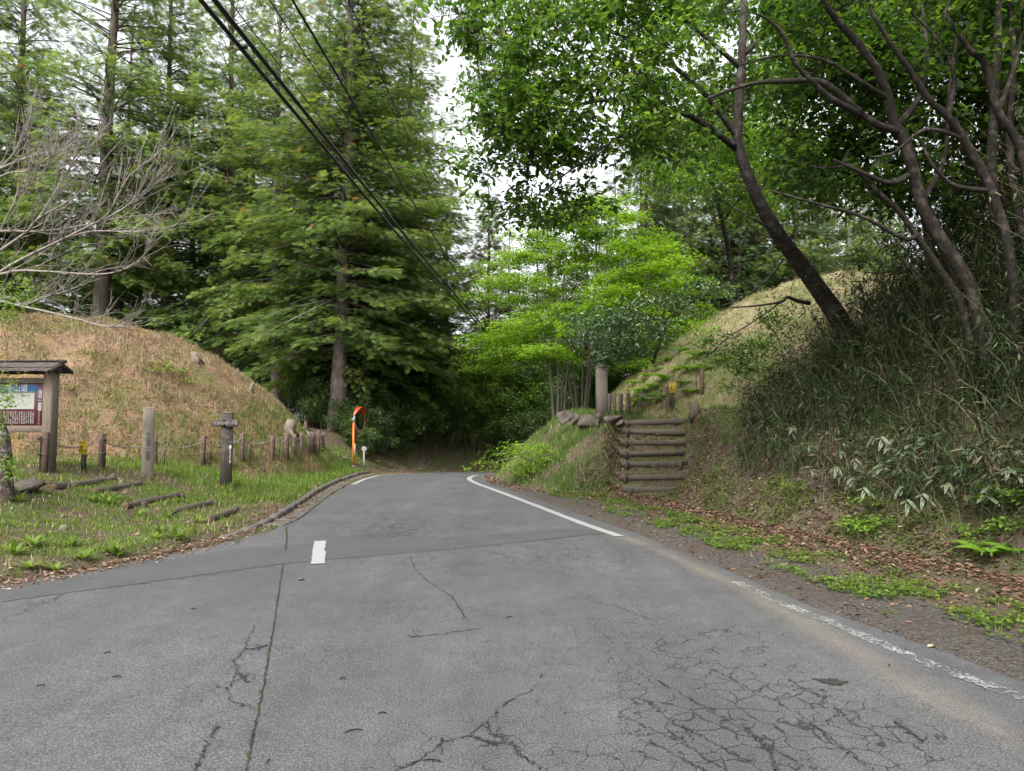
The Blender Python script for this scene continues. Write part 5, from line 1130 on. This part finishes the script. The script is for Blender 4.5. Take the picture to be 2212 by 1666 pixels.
# broad-leaved weeds (dock, plantain) on the left bank
wd_=MB(); rw=np.random.default_rng(81)
def weed_mesh(seed):
    q=np.random.default_rng(seed); m=MB(); n=11; a=np.linspace(0,6.28,n,endpoint=False)+q.normal(size=n)*.3; el=q.uniform(.3,1.1,n)
    add_inst(m,T_NARROW,np.zeros((n,3)),np.column_stack([np.cos(a)*np.cos(el),np.sin(a)*np.cos(el),np.sin(el)]),np.column_stack([-np.cos(a)*np.sin(el),-np.sin(a)*np.sin(el),np.cos(el)]),q.uniform(.14,.24,n),.045,np.clip(.6+q.normal(size=n)*.15,0,1)); return m.mesh('leaves',M['grass'])
wm=[weed_mesh(s) for s in (1,2,3)]
for i,(u,v) in enumerate([(118,1235),(245,1195),(255,1205),(335,1165),(345,1150),(380,1165),(70,1180),(30,1200),(155,1180),(60,1230),(205,1085),(230,1090),(255,1080),(385,1085),(360,1120),(430,1130),(545,1085),(40,1085),(180,1210),(300,1115),(495,1010),(470,1030),(30,1065)]):
    p=P(u,v); t=thing('broadleaf_weed','leafy green weed rosette in the grass of the left bank','weed',tuple(p),rw.uniform(0,6),'weeds on the left bank'); t.scale=(rw.uniform(.8,1.3),)*3; link('leaves',wm[i%3],t)
# mounds: dry clipped straw with green patches
for m_,nm,lb,ng in ((ML,'mound_grass','dry cropped straw covering the left mound',1),(MR,'mound_grass','dry cropped grass covering the right mound',2)):
    n=110000 if ng==1 else 60000; a=r.uniform(0,2*math.pi,n); q=np.sqrt(r.random(n))*m_['R']*1.02; x=m_['c'][0]+q*np.cos(a); y=m_['c'][1]+q*np.sin(a)
    k_=(y<m_['c'][1]+3)&(moundz(m_,x,y)>H(x,y))&(fbm(x*.7,y*.7,33)<.60+.1*r.random(n)); x,y=x[k_],y[k_]; mb=MB(); tf=slice(0,None,40); blades(mb,x[tf],y[tf],r,9,.20,.012,.55,.05,.55,.22,T=T_STRAW)
    blades(mb,x,y,r,1,.16,.015,.5,.02,1.25,.26,T=T_STRAW)
    o=stuff(mb.build('dry_grass',M['straw'] if ng==1 else M['straw_r']),lb,'grass')
    g=fbm(x*.75,y*.75,91+ng); gt=.53 if ng==1 else .47; gx_,gy_=x[(g>gt)][::3],y[(g>gt)][::3]; sel=r.random(len(gx_))<(.55 if ng==1 else .8); mb=MB()
    blades(mb,gx_[sel],gy_[sel],r,5,.12,.009,.5,.05,.6)
    stuff(mb.build('grass_tufts',M['grass']),'green grass tufts growing on the %s mound'%('left' if ng==1 else 'right'),'grass')
# green fringe along the edges of both mounds
mb=MB()
for m_ in (ML,MR):
    n=1800; a=r.uniform(0,2*math.pi,n); q=m_['R']*r.uniform(.86,1.06,n); x=m_['c'][0]+q*np.cos(a); y=m_['c'][1]+q*np.sin(a); k_=(y<m_['c'][1]+2); blades(mb,x[k_],y[k_],r,9,.2,.011,.55,.06,.5)
stuff(mb.build('fringe_grass',M['grass']),'longer green grass fringing the feet of both mounds','grass')
# right bank grass and shoulder weeds
mb=MB(); keep=lambda x,y:np.where(inRt(x,y)&~onMR(x,y),np.clip((fbm(x*1.2,y*1.2,61)-.36)*4.2,.08,1),.0)*np.clip((y-12.5)/2.5,.12,1)
x,y=scatter(9000,-1,8,9,24,r,keep); tC=(y-STEP0[1])/(STEP1[1]-STEP0[1]); xc=STEP0[0]+(STEP1[0]-STEP0[0])*tC; k_=~((np.abs(x-xc)<.8)&(y>15.6)&(y<19.7)); x,y=x[k_],y[k_]
blades(mb,x,y,r,10,.16,.010,.45,.055,.5)
x,y=scatter(1500,-.6,2.4,16,23,r,lambda x,y:inRt(x,y)*(fbm(x*1.6,y*1.6,63)>.5)); blades(mb,x,y,r,16,.22,.010,.55,.06,.55)
stuff(mb.build('grass',M['grass2']),'green grass covering the right bank beside the log steps','grass')
mb=MB(); n=34000; x=r.uniform(0,7,n); y=r.uniform(4,17,n); sh=(~inL(x,y))&(~inRt(x,y))&(~inside(x,y,ROAD_POLY)); dR=chain_dist(x,y,ASPH_R); dT=chain_dist(x,y,TOE_R)
k_=((sh&(dR>.5)&(dR<1.7))|(inRt(x,y)&(dT<.6)))&(fbm(x*2.4,y*2.4,71)>.42+.40*r.random(len(x)))&(dR>.22+.25*r.random(len(x))); x,y=x[k_],y[k_]; n=len(x)*3
xx=np.repeat(x,3)+r.normal(size=n)*.025; yy=np.repeat(y,3)+r.normal(size=n)*.025; a=r.uniform(0,6.28,n)
add_inst(mb,T_LEAF,np.column_stack([xx,yy,HA(xx,yy)+r.uniform(.015,.06,n)]),np.column_stack([np.cos(a),np.sin(a),.1+0*a]),np.column_stack([r.normal(size=n)*.25,r.normal(size=n)*.25,np.ones(n)]),r.uniform(.03,.06,n),r.uniform(.025,.045,n),np.clip(.42+r.normal(size=n)*.22,0,.95))
x2,y2=x[::3],y[::3]; blades(mb,x2,y2,r,5,.09,.008,.55,.04,.6)
stuff(mb.build('ground_cover',M['grass']),'low creeping green ground cover along the right shoulder','ground cover')
# leaf litter: along the right toe, left kerb, steps, far bank, mounds
mb=MB()
def litter(x,y,r,size,tint,zo=.012,T=T_LITTER2):
    n=len(x); a=r.uniform(0,6.28,n); X=np.column_stack([np.cos(a),np.sin(a),r.normal(size=n)*.22]); N=np.column_stack([r.normal(size=n)*.35,r.normal(size=n)*.35,np.ones(n)])
    add_inst(mb,T,np.column_stack([x,y,np.maximum(HA(x,y),np.where(inside(x,y,ROAD_POLY),zr(y)+.006,-9))+zo*r.random(n)]),X,N,size*r.uniform(.6,1.3,n),size*.5*r.uniform(.6,1.3,n),np.clip(tint+r.normal(size=n)*.25,0,1))
n=56000; x=r.uniform(0,7.5,n); y=r.uniform(4.5,17,n); dT=chain_dist(x,y,TOE_R); k_=(r.random(n)<np.exp(-((dT-.1)/.95)**2))&(chain_dist(x,y,ASPH_R)>.95)&(~inside(x,y,ROAD_POLY))&(fbm(x*1.1,y*1.1,66)>.30); litter(x[k_],y[k_],r,.075,.42,.03)
n=3500; x=r.uniform(.5,6,n); y=r.uniform(4,15,n); k_=(~inRt(x,y))&(~inside(x,y,ROAD_POLY))&(fbm(x*1.2,y*1.2,67)>.42); litter(x[k_],y[k_],r,.065,.4)
n=9000; x=r.uniform(2.2,8,n); y=r.uniform(7,19,n); k_=inRt(x,y); litter(x[k_],y[k_],r,.08,.5,.03)
n=9000; x=r.uniform(2.3,4.7,n); y=r.uniform(15.4,20.2,n); litter(x,y,r,.075,.5)
n=9000; t_=r.random(n)*.62; TL_=np.array(TOE_L); kk_=ykey(TOE_L); s_=kk_[3]+(kk_[-6]-kk_[3])*r.random(n); x=np.interp(s_,kk_,TL_[:,0])+r.normal(size=n)*.14+.10; y=np.interp(s_,kk_,TL_[:,1])+r.normal(size=n)*.10-.03; k_=y<31; litter(x[k_],y[k_],r,.052,.6)
n=2600; x=r.uniform(-12.5,-4,n); y=r.uniform(6,19,n); k_=inL(x,y)&~onML(x,y); litter(x[k_],y[k_],r,.07,.75)
n=6500; x=r.uniform(-5.5,6,n); y=r.uniform(25,40,n); k_=inL(x,y); litter(x[k_],y[k_],r,.12,.45)
n=9000; x=r.uniform(-1.2,3,n); y=r.uniform(14,23.5,n); dT=chain_dist(x,y,TOE_R); k_=(dT<.5)&~inside(x,y,ROAD_POLY); litter(x[k_],y[k_],r,.075,.55)
n=24000; a=r.uniform(0,6.28,n); q=np.sqrt(r.random(n))*ML['R']; x=ML['c'][0]+q*np.cos(a); y=ML['c'][1]+q*np.sin(a); k_=y<ML['c'][1]+1; litter(x[k_],y[k_],r,.07,.85)
n=7000; a=r.uniform(0,6.28,n); q=np.sqrt(r.random(n))*MR['R']; x=MR['c'][0]+q*np.cos(a); y=MR['c'][1]+q*np.sin(a); k_=y<MR['c'][1]+1; litter(x[k_],y[k_],r,.08,.7)
stuff(mb.build('leaf_litter',M['litter']),'brown dead leaves strewn along the road edges and banks','leaf litter')
# loose gravel on the right shoulder
mb=MB(); n=9000; x=r.uniform(.5,6,n); y=r.uniform(4,16,n); k_=(~inL(x,y))&(~inRt(x,y))&(~inside(x,y,ROAD_POLY))&(chain_dist(x,y,ASPH_R)<1.3); x,y=x[k_],y[k_]; n=len(x); a=r.uniform(0,6.28,n)
T_PEB=([(0,0,0),(.5,.45,.0),(1,0,0),(.5,-.45,0),(.5,0,.4)],[[(0,4,1),(1,4,2),(2,4,3),(3,4,0)]])
add_inst(mb,T_PEB,np.column_stack([x,y,HA(x,y)-.002]),np.column_stack([np.cos(a),np.sin(a),0*a]),np.column_stack([0*a,0*a,np.ones(n)]),r.uniform(.012,.03,n),None,.5)
stuff(mb.build('gravel',M['rock']),'loose grey gravel on the right shoulder','gravel')
# twigs and bits lying on the asphalt
dm=plain('twig_dark',(.03,.024,.02),.9,.1,.3,30)
for i,(u,v,L,an,lb) in enumerate([(765,1583,.10,.3,'short dark twig on the asphalt, centre foreground'),(935,1648,.10,-.2,'dark curled twig on the asphalt at the bottom centre'),(252,1467,.06,.2,'dark bark fragment on the asphalt, left foreground'),(418,1318,.06,-.3,'dark bit on the asphalt below the left kerb'),(1100,1336,.06,.5,'small dark twig on the asphalt, centre'),(1170,1464,.05,1.2,'tiny dark twig on the asphalt right of centre'),(88,1486,.05,.1,'dark fragment on the asphalt at the far left'),(232,1414,.045,.6,'tiny dark fragment on the asphalt, upper left foreground'),(1922,1441,.045,1.0,'dark pebble beside the sand streak'),(580,1650,.04,1.4,'dark bit next to the paving seam at the bottom'),(740,1470,.04,.2,'dark speck on the asphalt left of centre'),(826,1545,.05,.1,'dark flake on the asphalt below centre')]):
    x,y=gp(u,v); mb=MB(); c=[(-L*.5*math.cos(an),-L*.5*math.sin(an),.008),(0,.008,.014),(L*.5*math.cos(an),L*.5*math.sin(an),.008)]; tube(mb,spline(c,6),[.002,.0035,.004,.0035,.003,.001],5); tag(mb.build('twig',dm,None,True,(x,y,float(rz_(x,y)))),lb,'twig','bits on the road')
def fallen(u,v,L,lb,tint):
    x,y=gp(u,v); mb=MB(); add_inst(mb,T_LITTER,np.array([[0,0,.008]]),np.array([[1.,.3,0]]),np.array([[0,0,1.]]),L,L*.45,tint); tag(mb.build('fallen_leaf',M['litter'],None,False,(x,y,float(rz_(x,y)))),lb,'leaf','leaves on the road')
fallen(640,1255,.09,'single brown leaf on the asphalt below the centre dash',.55); fallen(2003,1400,.08,'single pale leaf on the gravel shoulder at the right',1.0)

# ------------------------------------------------------------------ ferns
def fern_meshes(seed,L=.5,nf=7):
    q=np.random.default_rng(seed); out=[]
    for i in range(nf):
        m=MB(); a=i*6.28/nf+q.normal()*.25; Lf=L*q.uniform(.75,1.15); n=24; s=np.linspace(0,1,n); rr=s*Lf*.9; z=Lf*(.75*s-.62*s*s); pts=np.column_stack([rr*np.cos(a),rr*np.sin(a),z]); tube(m,pts,np.linspace(.005,.0015,n),3,cap=False,tint=.2)
        d=nrm(np.gradient(pts,axis=0)); sd2=np.array([-math.sin(a),math.cos(a),0]); pl=Lf*.26*np.sin(np.clip(s*1.02+.12,0,1)*math.pi)**.7*(1-s*.55)
        for sg in (-1,1): add_inst(m,T_NARROW,pts[2:],nrm(sd2*sg+d[2:]*.35+[0,0,-.12]),nrm(np.cross(d[2:],sd2)*[1,1,1]),pl[2:]+.01,Lf*.045,.5+q.normal()*.15)
        out.append(m.mesh('frond',M['fern']))
    return out
fm=[fern_meshes(s,.5,6+s%3) for s in (1,2,3)]
def fern(p,s_,label,group,k_):
    t=thing('fern',label,'fern',tuple(p),random.uniform(0,6),group); t.scale=(s_,)*3
    for f in fm[k_%3]: link('frond',f,t)
fern(P(2135,1200),1.0,'bright green fern in dead leaves at the lower right',None,0)
fern(P(2190,1195),.7,'smaller fern right beside the bright fern at the right edge',None,1)
rf=np.random.default_rng(90); i=0
for u,v in [(1372,830),(1385,850),(1400,815),(1395,860),(1410,840),(1420,800),(1428,860),(1440,820),(1445,780),(1462,800),(1478,830),(1490,800),(1470,760),(1505,770),(1385,800),(1405,780),(1425,755),(1450,735),(1485,705),(1530,740),(1520,800),(1560,780),(1380,872),(1412,872),(1490,850)]:
    fern(P(u,v),rf.uniform(.8,1.5),'light green fern on the left foot of the right mound','ferns on the right mound',i); i+=1
# leafy clumps on the right shoulder and creeper on the left mound
def clump(seed,R,n,leaf,mat):
    q=np.random.default_rng(seed); m=MB(); a=q.uniform(0,6.28,n); rr=np.sqrt(q.random(n))*R; C=np.column_stack([rr*np.cos(a),rr*np.sin(a),.05+.14*q.random(n)*(1-rr/R*.6)])
    st_=MB()
    for c in C[::2]: tube(st_,[(c[0]*.6,c[1]*.6,-.03),c],[.003,.002],3,cap=False)
    whorls(m,None,C,q,T_LEAF,leaf,.7,3,.55,.012,.1,1.2); return st_.mesh('stems',M['culm']),m.mesh('leaves',M[mat])
cm=[clump(1,.28,60,.06,'shrub_lime'),clump(2,.2,40,.055,'shrub_lime'),clump(3,.35,70,.05,'grass')]
for k_,u,v,s_,lb in [(0,1870,1150,1.0,'dense leafy green clump in the leaf litter, right of the steps'),(1,1840,1140,1.0,'leafy clump just left of the dense green clump in the litter'),(1,1905,1135,.9,'leafy clump just right of the dense green clump in the litter'),(1,2100,1160,.9,'low leafy clump above the bright fern'),(1,2180,1150,1.0,'leafy clump at the right edge above the ferns'),(1,2110,1185,.7,'little leafy clump left of the bright fern'),
   (0,2160,1095,1.1,'dark-shaded leafy clump under the bamboo at the right edge'),(2,1880,1095,.9,'sparse clump on the bank above the dense green clump'),(2,1720,1060,.8,'leafy clump on the bank right of the log steps'),(0,2205,1080,1.2,'tall leafy clump at the extreme right edge')]:
    place_tree('leafy_clump',cm[k_],lb,'plant',tuple(P(u,v)),r.uniform(0,6),s_,'leafy clumps on the right',('stems','leaves'))
for u,v,s_,lb in [(345,795,1.2,'green creeper patch high on the left mound'),(375,810,1.3,'green creeper patch, middle of the trail on the left mound'),(395,830,1.1,'darker creeper patch, lowest of the trail on the left mound'),(325,805,.9,'small creeper patch left of the trail on the left mound'),(145,845,.8,'small dark tuft beside the notice board roof on the left mound'),(580,800,.9,'green tuft on the lower right flank of the left mound'),(640,905,1.0,'leafy tuft at the right foot of the left mound')]:
    place_tree('creeper_patch',cm[2],lb,'plant',tuple(P(u,v)),r.uniform(0,6),s_,'green patches on the left mound',('stems','leaves'))

# ------------------------------------------------------------------ bamboo thicket on the right bank
r=np.random.default_rng(95); cu=MB(); lv=MB()
n=4300; x=r.uniform(3.2,11,n); y=r.uniform(5.4,15.5,n); sT=chain_dist(x,y,TOE_R)
lim=.62-.45*ss((x-4.6)/1.2)+1.0*ss((y-13)/2.5)
k_=inRt(x,y)&(sT>lim)&(x>.275*y+.5)&(r.random(n)<np.clip(1.15-.055*(sT-1),.35,1)); x,y,sT=x[k_],y[k_],sT[k_]
ht=np.clip(1.0+.62*(sT-.4),.8,3.6)*(1+.45*ss((x-5.8)/2))*r.uniform(.6,1.25,len(x))*(1-.35*ss((y-11)/3))*(1-.65*np.exp(-((x-5.1)**2+(y-10.3)**2)/1.3)); zb_=HA(x,y)
PP=[];XX=[];LL=[];TT=[]
for i in range(len(x)):
    a=r.uniform(0,6.28); ln=ht[i]*r.uniform(.15,.6); dx,dy=math.cos(a)*ln*.8-.18*ht[i]*r.random(),math.sin(a)*ln*.8-.20*ht[i]*r.random(); s=np.linspace(0,1,5)
    pts=np.column_stack([x[i]+dx*s**2,y[i]+dy*s**2,zb_[i]-.05+ht[i]*(s-.22*s**3)]); tn=r.random(); tube(cu,pts,np.linspace(.0065,.0025,5),3,cap=False,tint=tn)
    m=int(16+ht[i]*9); u=r.uniform(.25,1,m); b=np.column_stack([np.interp(u,s,pts[:,j]) for j in range(3)]); az=r.uniform(0,6.28,m); el=r.uniform(-1.15,.35,m)
    v=np.column_stack([np.cos(az)*np.cos(el),np.sin(az)*np.cos(el),np.sin(el)]); PP.append(b+v*r.uniform(.02,.16,m)[:,None]); XX.append(v); LL.append(r.uniform(.09,.20,m)); dry=r.random()<.15
    TT.append(np.clip((.82 if dry else .31)+r.normal(size=m)*.2,0,1))
PP,XX,LL,TT=map(np.concatenate,(PP,XX,LL,TT)); NN=nrm(np.column_stack([r.normal(size=len(PP))*.5,r.normal(size=len(PP))*.5,np.ones(len(PP))]))
add_inst(lv,T_DIAMOND,PP,XX,NN,LL,LL*.10+.007,TT)
t=thing('bamboo_thicket','dense thicket of thin bamboo with khaki leaves covering the right bank','bamboo',(0,0,0)); stuff(cu.build('culms',M['culm'],t)); stuff(lv.build('leaves',M['bamboo'],t))
# dry reeds at the far bend
cu=MB(); rr2=np.random.default_rng(97); n=420; u=rr2.uniform(905,1085,n); d=rr2.uniform(30.5,33.5,n)+(u-905)/180*3.5; x=(u-CX)/FD*d; z=HA(x,d); PP=[];XX=[];LL=[]
for i in range(n):
    h=rr2.uniform(.6,1.7); a=rr2.uniform(0,6.28); e=np.array([x[i]+math.cos(a)*.2,d[i]+math.sin(a)*.2,z[i]+h]); b0=np.array([x[i],d[i],z[i]-.05]); tube(cu,[b0,(b0+e)/2,e],[.008,.006,.003],3,cap=False,tint=rr2.uniform(0,.7)); m=9; q=rr2.uniform(.3,1,m)[:,None]; az=rr2.uniform(0,6.28,m); el=rr2.uniform(-.6,.7,m); PP.append(b0+(e-b0)*q); XX.append(np.column_stack([np.cos(az)*np.cos(el),np.sin(az)*np.cos(el),np.sin(el)])); LL.append(rr2.uniform(.15,.32,m))
PP,XX,LL=map(np.concatenate,(PP,XX,LL)); lv=MB(); add_inst(lv,T_DIAMOND,PP,XX,nrm(rr2.normal(size=PP.shape)*.4+[0,0,1]),LL,.022,np.clip(.5+rr2.normal(size=len(PP))*.25,0,1))
t=thing('dwarf_bamboo','brownish dwarf bamboo growing on the far bank behind the bend','bamboo',(0,0,0)); stuff(cu.build('culms',M['culm'],t)); stuff(lv.build('leaves',M['bamboo'],t))
# variegated broad bamboo grass, plant by plant
def sasa_leaf():
    tv=[];tf=[]; S_=[0,.18,.45,.75,.95]; wv=[.08,.42,.5,.4,.12]; zz=[0,.03,.01,-.08,-.2]
    for sx,w_,z in zip(S_,wv,zz): tv+= [(sx,w_,z),(sx,w_*.72,z+.004),(sx,0,z-.012),(sx,-w_*.72,z+.004),(sx,-w_,z)]
    tip=len(tv); tv.append((1.0,0,-.24)); edge=[i%5 in (0,4) for i in range(len(tv))]+[]
    # duplicate inner rows so that margin and blade have a crisp border
    V=[];F_=[];E=[]
    def quad(a,b,c,d,e): 
        k0=len(V); V.extend([tv[a],tv[b],tv[c],tv[d]]); E.extend([e]*4); F_.append((k0,k0+1,k0+2,k0+3))
    for i in range(4):
        a=i*5
        for j_ in range(4): quad(a+j_,a+j_+1,a+5+j_+1,a+5+j_,1.0 if j_ in (0,3) else .3)
    a=20; k0=len(V); V.extend([tv[a],tv[a+4],tv[tip]]); E.extend([1.0]*3)
    return (V,[F_,[(k0,k0+1,k0+2)]]),np.array(E)
TS,TE=sasa_leaf()
def sasa_mesh(seed):
    q=np.random.default_rng(seed); st_=MB(); lf_=[]; h=q.uniform(.55,.8); top=np.array([0.10*q.normal(),-.25,h]); pts=spline([(0,0,-.1),(.0,-.03,h*.6),top],8); tube(st_,pts,np.linspace(.006,.003,8),5,tint=.5)
    n=q.integers(7,10); res=[]
    for i in range(n):
        a=-math.pi/2+q.uniform(-1.9,1.9); el=q.uniform(-.75,.25); X=np.array([[math.cos(a)*math.cos(el),math.sin(a)*math.cos(el),math.sin(el)]]); m=MB(); b=pts[-1-(i%3)]; L=q.uniform(.19,.29)
        V,fs,k0=inst(TS,np.array([b]),X,np.array([[q.normal()*.3,-.3,1.]]),np.array([L]),np.array([L*.22])); m.add(V,fs,TE); res.append(m.mesh('leaf',M['sasa']))
    return st_.mesh('stem',M['culm']),res
sm_=[sasa_mesh(s) for s in range(5)]; rs=np.random.default_rng(99)
sas=[(1740,1000),(1780,1010),(1830,1020),(1880,1035),(1920,1000),(1975,1020),(2025,1040),(2070,1000),(2105,1045),(2150,990),(2185,1040),(2060,985),(1990,940),(2130,935),(1960,930),(2080,930),(2180,965),(2020,1015),(1845,965),(1905,970),(1815,930),(1790,960),(1870,930),(1920,935),(1950,975),(1990,985),(2010,960),(2040,1000),(2070,1020),(2090,975),(2110,1010),(2140,970),(2170,940),(2190,1000),(2200,930),(2150,1030),(1860,990),(1930,1040),(2000,1060),(2080,1060),(1750,945),(1700,910),(1650,890),(1960,1075),(2120,1085),(2208,970),(2060,960),(1900,1000)]
for i,(u,v) in enumerate(sas):
    p=P(u,v+75); t=thing('variegated_bamboo_grass','bamboo grass plant with cream-edged broad leaves at the front of the right thicket','bamboo grass',tuple(p),rs.uniform(-.7,.7)+.3,'variegated bamboo grass plants'); t.scale=(rs.uniform(.5,.8),)*3
    stm,lvs=sm_[i%5]; link('stem',stm,t)
    for l_ in lvs: link('leaf',l_,t)
